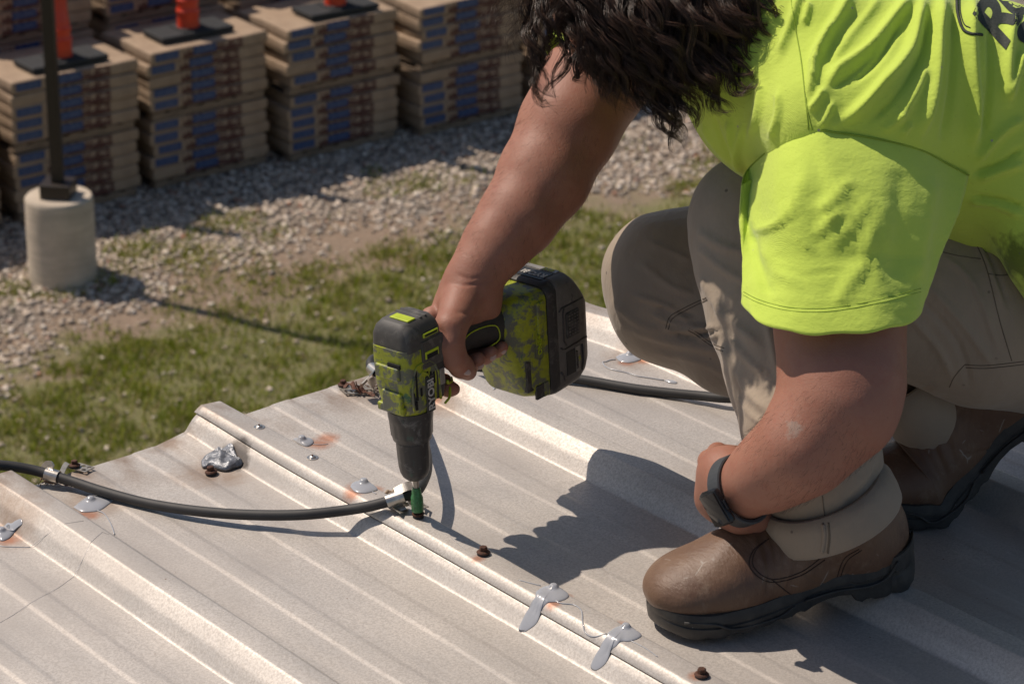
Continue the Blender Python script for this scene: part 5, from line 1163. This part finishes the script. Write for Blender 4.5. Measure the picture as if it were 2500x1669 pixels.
up_ = [o for o in bt1.children if o.name.startswith('leather_upper')][0]; co = np.empty(len(up_.data.vertices)*3); up_.data.vertices.foreach_get('co', co); TBT = bvh(co.reshape(-1, 3)+np.array(bt1.location), [tuple(p.vertices) for p in up_.data.polygons])
M_BST = simple('boot_stitching', (0.035, 0.017, 0.010), 0.8)
for pts in ([(1877, 1314), (1844, 1344), (1840, 1383), (1883, 1413), (1951, 1398), (2009, 1358)], [(1870, 1318), (1837, 1346), (1832, 1386), (1878, 1420), (1953, 1405), (2014, 1366)], [(1883, 1413), (1932, 1451), (1974, 1469)], [(2097, 1340), (2059, 1367), (2036, 1436)], [(2104, 1342), (2067, 1371), (2044, 1434)]): stitch(TBT, pts, 'stitching', M_BST, bt1, .0007)
t1 = roofp(2080, 1262, .002); ax_ = n_(h0-t0+0.02*RY); ax_ = n_(roofp(2600, 1215)-roofp(2080, 1262)); h1 = t1+ax_*.320
boot(h1, t1, 42, 'dark brown work boot with its heel raised, behind the other boot', -1)

# ---------------------------------------------------------------- shirt
sh = Field()
P, R = J((1872, 120, 3.00, 228), (2000, 190, 2.99, 262), (2200, 245, 3.00, 285), (2420, 330, 3.03, 300), (2680, 480, 3.10, 330)); sh.chain(P, R, .04)
P, R = J((1905, 232, 2.985, 214), (2050, 260, 2.965, 215), (2250, 330, 2.97, 215)); sh.chain(P, R, .03)
P, R = J((2010, 300, 2.87, 150), (2120, 300, 2.88, 170)); sh.chain(P, R, .05)
P, R = J((1650, 60, 3.23, 150), (1860, 140, 3.05, 180)); sh.chain(P, R, .04)
P, R = J((2470, 430, 2.93, 95), (2560, 600, 2.93, 100), (2640, 800, 2.96, 95)); sh.chain(P, R, .03)
V, F = field_mesh(sh, 0.0032); V = relax(V, F, 2, .5); Nn = vnormals(V, F)
V = V+Nn*(0.0022*sn3(V, 18)+0.0007*sn3(V, 60, 3))[:, None]
Zt = lambda x, y: (1900+x/3.915, y/3.915)
SF = [([Zt(700, -60), Zt(560, 200), Zt(440, 400), Zt(340, 620)], 13, .0105), ([Zt(1000, -60), Zt(850, 150), Zt(640, 420), Zt(500, 640)], 10, .0035), ([Zt(1300, -60), Zt(1090, 200), Zt(880, 480), Zt(560, 700), Zt(470, 860)], 14, .0115), ([Zt(1080, 240), Zt(900, 520), Zt(640, 760), Zt(480, 860)], 7, -.004),
      ([Zt(1400, -60), Zt(1340, 200), Zt(1240, 520), Zt(1000, 820), Zt(760, 1060), Zt(560, 1200)], 14, .0125), ([Zt(1580, -60), Zt(1540, 300), Zt(1500, 640), Zt(1440, 980), Zt(1340, 1330)], 13, .0125), ([Zt(1420, 620), Zt(1300, 900), Zt(1120, 1200)], 11, .006), ([Zt(1860, -60), Zt(1830, 300), Zt(1850, 700), Zt(1880, 1050), Zt(1850, 1450)], 15, .0125), ([Zt(2250, 100), Zt(2200, 500), Zt(2180, 1000)], 13, .010), ([Zt(2349, 500), Zt(2290, 700), Zt(2200, 980)], 9, .008),
      ([Zt(1690, 0), Zt(1680, 500), Zt(1640, 1000), Zt(1560, 1400)], 9, -.006), ([Zt(1440, 100), Zt(1380, 500), Zt(1150, 900), Zt(860, 1180)], 8, -.006), ([Zt(1180, 200), Zt(960, 560), Zt(700, 800)], 8, -.005), ([Zt(2030, 200), Zt(2020, 800), Zt(1960, 1350)], 9, -.006),
      ([Zt(440, 860), Zt(380, 960), Zt(300, 1060)], 9, .007), ([Zt(330, 560), Zt(350, 700), Zt(330, 780)], 9, .006), ([Zt(300, 20), Zt(270, 150), Zt(240, 240)], 8, .006), ([Zt(520, 980), Zt(470, 1100), Zt(400, 1220)], 8, .005), ([Zt(1000, 1260), Zt(1100, 1180), Zt(1200, 1080)], 8, .005), ([Zt(1180, 1300), Zt(1260, 1180)], 7, .005),
      ([(1960, -40), (1930, 60), (1900, 140)], 10, .007), ([(2040, 60), (1990, 160), (1975, 240)], 9, .006), ([(1860, 200), (1850, 280), (1830, 340)], 9, .006), ([(1900, 220), (1900, 280), (1880, 340)], 8, .005), ([(1715, 300), (1735, 345), (1790, 420)], 7, .005), ([(1745, 285), (1760, 340), (1800, 410)], 6, -.004), ([(1780, 290), (1785, 350), (1808, 425)], 7, .006), ([(1815, 300), (1800, 370), (1815, 430)], 6, .005), ([(1700, 330), (1740, 390), (1800, 440)], 6, .005),
      ([(2380, 400), (2440, 330), (2500, 290)], 10, .008), ([(2372, 425), (2440, 400), (2500, 360)], 6, -.006), ([(2385, 440), (2440, 420), (2500, 400)], 9, .007), ([(2360, 490), (2430, 500), (2500, 530)], 8, .006), ([(2370, 478), (2430, 485), (2500, 505)], 5, -.005)]
V = folds(V, Nn, SF); V0 = V
mobj('t_shirt', V, F, M_SHIRT, worker); TS = bvh(V, F)
# near sleeve: hangs from the shoulder seam to a hem
seam = catmull([np.r_[p, 0] for p in [(1812, 452), (1822, 420), (1850, 390), (1900, 352), (1984, 319), (2050, 325), (2130, 337), (2200, 352), (2258, 370), (2309, 398), (2366, 428)]], 6)
NS = 56; ii = np.linspace(0, len(seam)-1, NS); seamp = [np.array([np.interp(i, range(len(seam)), [s[k] for s in seam]) for k in (0, 1)]) for i in ii]
top = []
for k, (x, y) in enumerate(seamp):
    q = hit(TS, x, y, 0.0005); dq = depth(q) if q is not None else 2.88
    top.append(U(x, y, min(max(dq, 2.78), 2.93)))
# smooth the seam depth
dps = np.array([depth(p) for p in top]); dps = np.convolve(np.r_[[dps[0]]*4, dps, [dps[-1]]*4], np.ones(9)/9, 'valid'); top = [U(x, y, d) for (x, y), d in zip(seamp, dps)]
q0, q1 = top[0], top[-1]; back = [q1*(1-t_)+q0*t_+HF*.11*math.sin(math.pi*t_) for t_ in np.linspace(0, 1, NS+2)[1:-1]]
TOP = np.array(top+back)
HCn = U(2031, 748, 2.795); an = np.concatenate([np.linspace(math.pi, 2*math.pi, NS), np.linspace(0, math.pi, NS+2)[1:-1]])
hwid, hdep = pr_(219, 2.795), .074
HEM = np.array([HCn+(RT*hwid*math.cos(a)+HF*hdep*math.sin(a))*(1+.018*math.sin(5*a+1)+.012*math.sin(9*a))+UP*(.0016*math.sin(4*a)+.0008*math.sin(11*a)) for a in an])
rows = 60; G = []
for r_ in range(rows+1):
    t_ = r_/rows; mid = TOP*(1-t_)+HEM*t_; c_ = mid.mean(0); out = mid-c_; out /= np.linalg.norm(out, axis=1)[:, None]
    bul = .012*math.sin(math.pi*min(1, t_*1.6))*np.ones(len(mid)); G.append(mid+out*bul[:, None]*(-(out@FW)*.9+.2).clip(0, 1)[:, None])
G = np.array(G)
edge_fix = {0: [(0, 1812), (.2, 1817), (.35, 1824), (.55, 1822), (.8, 1815), (1, 1812)]}
nr, nc = G.shape[:2]; V = G.reshape(-1, 3); Fq = np.array([(i*nc+j, (i+1)*nc+j, (i+1)*nc+(j+1) % nc, i*nc+(j+1) % nc) for i in range(nr-1) for j in range(nc)])
Nn = vnormals(V, Fq); 
if ((Nn*(V-V.mean(0))).sum(1)).mean() < 0: Nn = -Nn; Fq = Fq[:, ::-1]
tt = np.repeat(np.linspace(0, 1, nr), nc)
SLF = [([(1850, 430), (1840, 520), (1850, 560)], 12, .006), ([(1960, 420), (1930, 520), (1870, 560), (1830, 555)], 10, .0055), ([(1830, 560), (1850, 640), (1880, 730)], 12, -.005), ([(2080, 430), (2040, 480), (1990, 520)], 13, .004), ([(2060, 510), (2010, 550), (1990, 580)], 11, .0035), ([(2130, 470), (2070, 560), (2030, 600)], 9, .003), ([(2090, 640), (2065, 700), (2040, 745)], 14, .0035), ([(2120, 560), (2110, 640), (2080, 700)], 10, .004), ([(1900, 480), (1930, 560), (1990, 620)], 5, .003), ([(1990, 470), (2030, 540), (2040, 620)], 4, .003), ([(2150, 500), (2130, 600), (2150, 690)], 6, .003), ([(1870, 640), (1950, 670), (2060, 660)], 4, -.002), ([(2050, 420), (2090, 500), (2100, 560)], 4, -.0025), ([(1960, 330), (2000, 430), (1990, 560), (2010, 640)], 22, -.004), ([(2200, 400), (2200, 560), (2180, 700)], 25, -.005), ([(2280, 420), (2260, 560), (2230, 700)], 18, .005),
       ([(1812, 706), (1900, 742), (1990, 752), (2090, 742), (2180, 722), (2250, 700)], 3, -.0016), ([(1860, 600), (1900, 660), (1950, 700)], 14, .003)]
V = folds(V, Nn, SLF)
cr_ = (.0004*sn3(V*[1, 1, 2.2], 95, 2)+.0003*sn3(V*[1, 1, 2.0], 170, 5)+.0014*sn3(V, 30))*np.clip(tt*6, 0, 1); V = V+Nn*cr_[:, None]
Vi = V-Nn*.0016; n0 = len(V)
rim = np.array([((nr-1)*nc+j, (nr-1)*nc+j+n0, (nr-1)*nc+(j+1) % nc+n0, (nr-1)*nc+(j+1) % nc) for j in range(nc)])
mobj('sleeve', np.concatenate([V, Vi]), np.concatenate([Fq, Fq[:, ::-1]+n0, rim]), M_SHIRT, worker)
TSL = bvh(V, Fq)
stitch(TSL, [(1815, 720), (1850, 738), (1904, 754), (1966, 761), (2041, 758), (2143, 740), (2248, 712)], 'seam', M_SEAM2, worker, .0004)
stitch(TSL, [(1815, 712), (1850, 730), (1904, 746), (1966, 753), (2041, 750), (2143, 732), (2248, 704)], 'seam', M_SEAM2, worker, .0005)
sm = [p-n_(ray(*pxy(p[None])[0][0]))*.0012 for p in TOP[:NS]]; w = MB(); w.tube(sm, .0010, 6); w.build('seam', M_SEAM2, worker, smooth=True)
stitch(TS, [Zt(120, -20), Zt(160, 250), Zt(215, 550), Zt(250, 850), Zt(290, 1240)], 'seam', M_SEAM2, worker, .0007)
stitch(TS, [Zt(265, 930), Zt(285, 1080), Zt(325, 1245)], 'seam', M_SEAM2, worker, .0007)
# far sleeve, its hem showing below the cheek
rows_ = [(1425, 186, 3.18, 128), (1440, 166, 3.185, 130), (1480, 130, 3.19, 134), (1560, 90, 3.21, 140), (1680, 50, 3.23, 150)]
C_ = [U(x, y, d) for x, y, d, r in rows_]; ax = n_(C_[0]-C_[2]); w = MB(); w.loft([cuffring(c, ax, pr_(r[3], r[2]), pr_(r[3], r[2])) for c, r in zip(C_, rows_)]+[cuffring(c, ax, pr_(r[3], r[2])-.002, pr_(r[3], r[2])-.002) for c, r in reversed(list(zip(C_, rows_)))], False); w.build('sleeve', M_SHIRT, worker, smooth=True)
# print on the back
M_PRINT = simple('shirt_print', (0.040, 0.048, 0.038), 0.8, 0, .5, 400)
def printed(s, cx, cy, ang, size):
    cu = bpy.data.curves.new('t', 'FONT'); cu.body = s; cu.size = size; cu.align_x = 'CENTER'; cu.align_y = 'CENTER'; cu.offset = size*.035; cu.shear = .35
    o = bpy.data.objects.new('t', cu); COL.objects.link(o); me = bpy.data.meshes.new_from_object(o.evaluated_get(bpy.context.evaluated_depsgraph_get())); bpy.data.objects.remove(o)
    bm = bmesh.new(); bm.from_mesh(me); bmesh.ops.triangulate(bm, faces=bm.faces[:])
    for _ in range(4):
        es = [e for e in bm.edges if e.calc_length() > size*.06]
        if es: bmesh.ops.subdivide_edges(bm, edges=es, cuts=1)
        bmesh.ops.triangulate(bm, faces=bm.faces[:])
    ca, sa = math.cos(ang), math.sin(ang); V = []
    for v in bm.verts:
        x = cx+v.co.x*ca+v.co.y*sa; y = cy+v.co.x*sa-v.co.y*ca; q = hit(TS, x, y, .0012); V.append(q if q is not None else np.array((0, 0, -9.)))
    V = np.array(V); bm.verts.index_update(); F = [tuple(v.index for v in f.verts) for f in bm.faces if all(V[v.index][2] > -5 for v in f.verts)]; bm.free()
    if F: mobj('shirt_print', V, F, M_PRINT, worker, smooth=False)
printed('R', 2430, 62, math.radians(-62), 150)
printed('U', 2472, -14, math.radians(-62), 165)
printed('s', 2500, 95, math.radians(-62), 130)
for pts, r_ in (([Zt(1705, -30), Zt(1715, 120), Zt(1760, 270), Zt(1830, 320), Zt(1950, 335)], .0018), ([Zt(1735, -30), Zt(1740, 110), Zt(1775, 230), Zt(1835, 268)], .0007)): stitch(TS, pts, 'shirt_print', M_PRINT, worker, r_, .0004)

# ---------------------------------------------------------------- watch
wt = thing('wristwatch', 'black smart watch with a dark strap on the wrist beside the trouser cuff', 'watch', U(1768, 1228, 2.86))
M_STRAP = simple('watch_strap', (0.045, 0.050, 0.055), 0.5, 0, .2, 60); M_GLASS = simple('watch_glass', (0.012, 0.012, 0.013), 0.06, 0, 0.1, 30, 50, 0.0); M_CASE = simple('watch_case', (0.03, 0.032, 0.036), 0.25, 0.6, .1, 30)
wax = n_(U(1880, 1155, 2.835)-U(1775, 1195, 2.885)); wc = U(1806, 1196, 2.858)
wa = n_(-.50*RT-.34*UP-.80*FW); wa = n_(wa-wax*(wa@wax)); wb = np.cross(wax, wa); wb = wb if wb@UP > 0 else -wb
rad = pr_(86, 2.87); rings = []
for dx, rr_ in ((-.009, .0), (-.008, .0016), (.008, .0016), (.009, .0), (.008, -.003), (-.008, -.003)):
    rings.append([wc+wax*dx+(rad+rr_)*(math.cos(q)*wa+math.sin(q)*wb) for q in np.linspace(0, 2*math.pi, 48, endpoint=False)])
w = MB(); w.loft(rings+[rings[0]], False); w.build('strap', M_STRAP, wt, smooth=False)
Rw = np.stack([wax, wb, wa], 1)
w = MB(); w.box(wc+wa*(rad+.0045), (.027, .042, .011), Rw, .005); w.build('case', M_CASE, wt, angle=40)
w = MB(); w.box(wc+wa*(rad+.0100), (.022, .036, .0022), Rw, .001); w.build('screen', M_GLASS, wt, angle=40)
w = MB(); w.box(wc+wa*(rad+.0048)+wax*.0142, (.003, .011, .004), Rw, .001); w.build('side_button', M_CASE, wt)

# ---------------------------------------------------------------- glasses
gl = thing('sunglasses', 'dark wraparound sunglasses worn on the face, edge showing through the hair', 'sunglasses', H(.09, .01, 0))
M_LENS = simple('dark_lens', (0.012, 0.02, 0.03), 0.08, 0, .1, 20, 20, 0); lr = []
for s_ in np.linspace(-1, 1, 21):
    c_ = H(.104-.050*s_**2, .010, s_*.068); lr.append([c_+cr*.016*(1-.3*s_*s_), c_+cr*.016*(1-.3*s_*s_)+fd*.002, c_-cr*.020*(1-.4*s_*s_)+fd*.002, c_-cr*.020*(1-.4*s_*s_)])
w = MB(); w.loft(lr, True); w.build('lens', M_LENS, gl, smooth=False)
for s_ in (-1, 1):
    w = MB(); w.tube([H(.056, .014, s_*.068), H(.02, .014, s_*.080), H(-.02, .012, s_*.082)], .0022, 8, flat=2); w.build('temple', M_LENS, gl, smooth=True)

# ---------------------------------------------------------------- hair
m, nt, b, N, L = newmat('dark_brown_hair'); M_HAIR = m
gi = N.new('ShaderNodeNewGeometry').outputs['Random Per Island']
L.new(ramp(nt, gi, [(0.0, (0.016, 0.009, 0.006)), (0.6, (0.048, 0.025, 0.016)), (1.0, (0.12, 0.062, 0.036))]), b.inputs['Base Color']); b.inputs['Roughness'].default_value = 0.42; b.inputs['Specular IOR Level'].default_value = 0.35
M_HAIRB = simple('hair_underlayer', (0.012, 0.007, 0.005), 0.8, 0, .3, 60, 200, .6, .003)
hb = Field(); hb.ell(H(-.018, .030, 0), (fd, cr, sdv), (.090, .096, .084), .02); P, R = J((1520, 0, 2.97, 140), (1640, 20, 2.96, 130), (1740, -20, 2.97, 110)); hb.chain(P, R, .03)
P, R = J((1560, 110, 2.95, 70), (1660, 100, 2.94, 65)); hb.chain(P, R, .03)
V, F = field_mesh(hb, .005); V = relax(V, F, 3); Nn = vnormals(V, F); V = V+Nn*(.003*sn3(V, 60)+.002*sn3(V, 130))[:, None]; hair_o = mobj('hair_mass', V, F, M_HAIRB, worker)
hr = np.random.default_rng(11)
def strands(locks, name, per, spread, rad0, wave, mat, kpts=30, sides=3):
    VV = []; FF = []; off = 0
    for lk in locks:
        pts = np.array(catmull([np.array(p, float) for p in lk], 8)); L0 = np.r_[0, np.cumsum(np.linalg.norm(np.diff(pts[:, :2], axis=0), axis=1))]; T = L0[-1]; ts = np.linspace(0, T, kpts)
        base = np.stack([np.interp(ts, L0, pts[:, k]) for k in range(3)], 1); tg = np.gradient(base[:, :2], axis=0); tg /= np.linalg.norm(tg, axis=1)[:, None]+1e-9; nr_ = np.stack([-tg[:, 1], tg[:, 0]], 1)
        ph, wl_, wa_ = hr.uniform(0, 6.28), hr.uniform(110, 200), wave*hr.uniform(.5, 1.5); u = ts/T
        for _ in range(per):
            f_ = hr.normal(0, 1); g_ = hr.normal(0, 1); end = hr.uniform(.78, 1.0); uu = u*end
            c = np.stack([np.interp(uu, u, base[:, k]) for k in range(3)], 1); n2 = np.stack([np.interp(uu, u, nr_[:, k]) for k in range(2)], 1)
            sp = spread*(1-.72*uu**1.5)*(.35+.65*np.minimum(1, uu*4+.3)); am = wa_*np.clip(uu*2.2, .15, 1)*(1+.15*hr.normal()); jit = ph+.16*hr.normal()
            lat = f_*sp+am*np.sin(2*np.pi*uu*T/wl_+jit)+.9*np.sin(uu*T/23+6*hr.uniform()); dep = g_*sp*.8/FPX*3+am*.8/FPX*3*np.cos(2*np.pi*uu*T/wl_+jit)
            x = c[:, 0]+n2[:, 0]*lat; y = c[:, 1]+n2[:, 1]*lat; d = c[:, 2]+dep
            Pn = CAM+(FW[None]+RT[None]*(x[:, None]-1250)/FPX-UP[None]*(y[:, None]-834.5)/FPX)*d[:, None]
            tn = np.gradient(Pn, axis=0); tn /= np.linalg.norm(tn, axis=1)[:, None]+1e-9; a_ = np.cross(tn, FW); a_ /= np.linalg.norm(a_, axis=1)[:, None]+1e-9; b2 = np.cross(tn, a_)
            r = rad0*hr.uniform(.6, 1.3)*(1-.75*np.linspace(0, 1, kpts)**3)
            ring = np.stack([Pn+r[:, None]*(math.cos(q)*a_+math.sin(q)*b2) for q in np.linspace(0, 2*math.pi, sides, endpoint=False)], 1)
            VV.append(ring.reshape(-1, 3)); i = np.arange(kpts-1)[:, None]*sides
            for s_ in range(sides): FF.append(off+np.concatenate([i+s_, i+(s_+1) % sides, i+sides+(s_+1) % sides, i+sides+s_], 1))
            off += kpts*sides
    return mobj(name, np.concatenate(VV), np.concatenate(FF), mat, worker)
locks = []
def lock(*p): locks.append(p)
HRs = random.Random(5)
# bottom outline of the hair: x -> y
bx = [1290, 1330, 1380, 1450, 1500, 1560, 1620, 1690, 1760, 1830, 1900, 1940]; by = [225, 205, 120, 225, 275, 300, 315, 300, 262, 230, 165, 90]
for k in range(400):
    xe = HRs.uniform(1440, 1935); ye = float(np.interp(xe, bx, by))*HRs.uniform(.62, 1.0); dr_ = HRs.uniform(120, 330)*(.25+.75*(xe-1380)/500); xs_ = xe-dr_*HRs.uniform(.5, 1.0); ys = HRs.uniform(-190, -60)
    d0 = 2.955+HRs.uniform(-.02, .02); d1 = 2.90+.02*(xe > 1750)+HRs.uniform(-.035, .035)
    lock((xs_, ys, d0), (xs_+(xe-xs_)*.25, ys+(ye-ys)*.38, d1), (xs_+(xe-xs_)*.62, ys+(ye-ys)*.72, d1-.01), (xe, ye, d1+.01))
for k in range(34):   # mass around the temple and the front
    xe = HRs.uniform(1318, 1460); ye = HRs.uniform(40, 125) if 1350 < xe < 1440 else HRs.uniform(60, 200); xs_ = xe+HRs.uniform(0, 160); d1 = 2.91+HRs.uniform(-.03, .03)
    lock((xs_, -170, 2.96), (xs_-(xs_-xe)*.5, -60, d1), (xe+10, ye*.4, d1), (xe, ye, d1+.01))
for p in ([(1330, -120, 2.93), (1312, 0, 2.91), (1300, 110, 2.90), (1312, 205, 2.90), (1318, 262, 2.91), (1362, 262, 2.92)], [(1345, -100, 2.93), (1330, 20, 2.90), (1325, 130, 2.90), (1318, 200, 2.90), (1330, 240, 2.90), (1350, 258, 2.90)], [(1380, -60, 2.93), (1372, 60, 2.91), (1368, 150, 2.90), (1352, 220, 2.90), (1340, 255, 2.91)], [(1300, -80, 2.94), (1285, 20, 2.93), (1300, 120, 2.92), (1310, 180, 2.92)],
          [(1480, 60, 2.90), (1490, 150, 2.89), (1500, 210, 2.88), (1530, 255, 2.88)], [(1600, 150, 2.89), (1610, 240, 2.88), (1625, 310, 2.88), (1660, 368, 2.88)], [(1620, 160, 2.89), (1635, 250, 2.88), (1650, 310, 2.88), (1664, 345, 2.88)], [(1585, 160, 2.89), (1605, 240, 2.885), (1640, 300, 2.88), (1656, 350, 2.88)], [(1640, 170, 2.89), (1670, 230, 2.88), (1690, 280, 2.88), (1680, 310, 2.88)],
          [(1700, 120, 2.89), (1730, 190, 2.88), (1760, 250, 2.87), (1790, 280, 2.87)], [(1690, 130, 2.89), (1720, 200, 2.87), (1745, 255, 2.87), (1758, 278, 2.87)], [(1740, 110, 2.89), (1770, 170, 2.88), (1800, 222, 2.87), (1840, 205, 2.87)], [(1760, 100, 2.90), (1800, 160, 2.88), (1830, 195, 2.87), (1848, 190, 2.87)], [(1780, 60, 2.91), (1850, 120, 2.89), (1900, 130, 2.88), (1925, 95, 2.88)],
          [(1860, -40, 2.93), (1905, 20, 2.90), (1925, 60, 2.89), (1938, 82, 2.89)], [(1850, -60, 2.93), (1915, -10, 2.90), (1950, 10, 2.89), (1975, -10, 2.89)], [(1500, 90, 2.9), (1540, 180, 2.88), (1570, 240, 2.88), (1600, 275, 2.88)], [(1460, 80, 2.91), (1450, 150, 2.90), (1470, 210, 2.89), (1465, 240, 2.89)], [(1440, 100, 2.91), (1410, 160, 2.90), (1398, 195, 2.90), (1430, 190, 2.90)]):
    for q in range(3): locks.append(tuple((x+HRs.uniform(-7, 7), y+HRs.uniform(-5, 5), d+HRs.uniform(-.006, .006)) for x, y, d in p))
for k in range(110):   # over the crown, down both sides of the head
    a_ = HRs.uniform(-1, 1); s_ = HRs.choice((-1, 1)); q = [H(-.10*abs(a_)-.02+dx, .125-.10*abs(a_)*.6-dz, s_*sy) for dx, dz, sy in ((0, .0, .004), (0, .018, .060), (-.004, .070, .094), (0, .125, .100))]
    q = [p_+np.array((HRs.uniform(-.008, .008), HRs.uniform(-.008, .008), 0)) for p_ in q]; Q_, z_ = pxy(np.array(q)); locks.append(tuple((x, y, d) for (x, y), d in zip(Q_, z_)))
strands(locks, 'hair', 26, 6.5, .00033, 15, M_HAIR)
wisps = []
for k in range(26):
    xe = HRs.uniform(1200, 1310); ye = HRs.uniform(20, 190); xs_ = HRs.uniform(1290, 1380); wisps.append(((xs_, HRs.uniform(-120, -20), 2.95), (xs_-(xs_-xe)*.7, -30+ye*.1, 2.93), (xe-20, ye*.6, 2.92), (xe+HRs.uniform(-10, 40), ye, 2.92)))
for k in range(40):
    xe = HRs.uniform(1480, 1950); ye = float(np.interp(xe, bx, by))*HRs.uniform(.9, 1.25); wisps.append(((xe-HRs.uniform(60, 220), -50, 2.92), (xe-80, ye*.4, 2.89), (xe-15, ye*.8, 2.88), (xe+HRs.uniform(-25, 25), ye, 2.88)))
strands(wisps, 'loose_hair', 5, 14, .00016, 18, M_HAIR, 36)
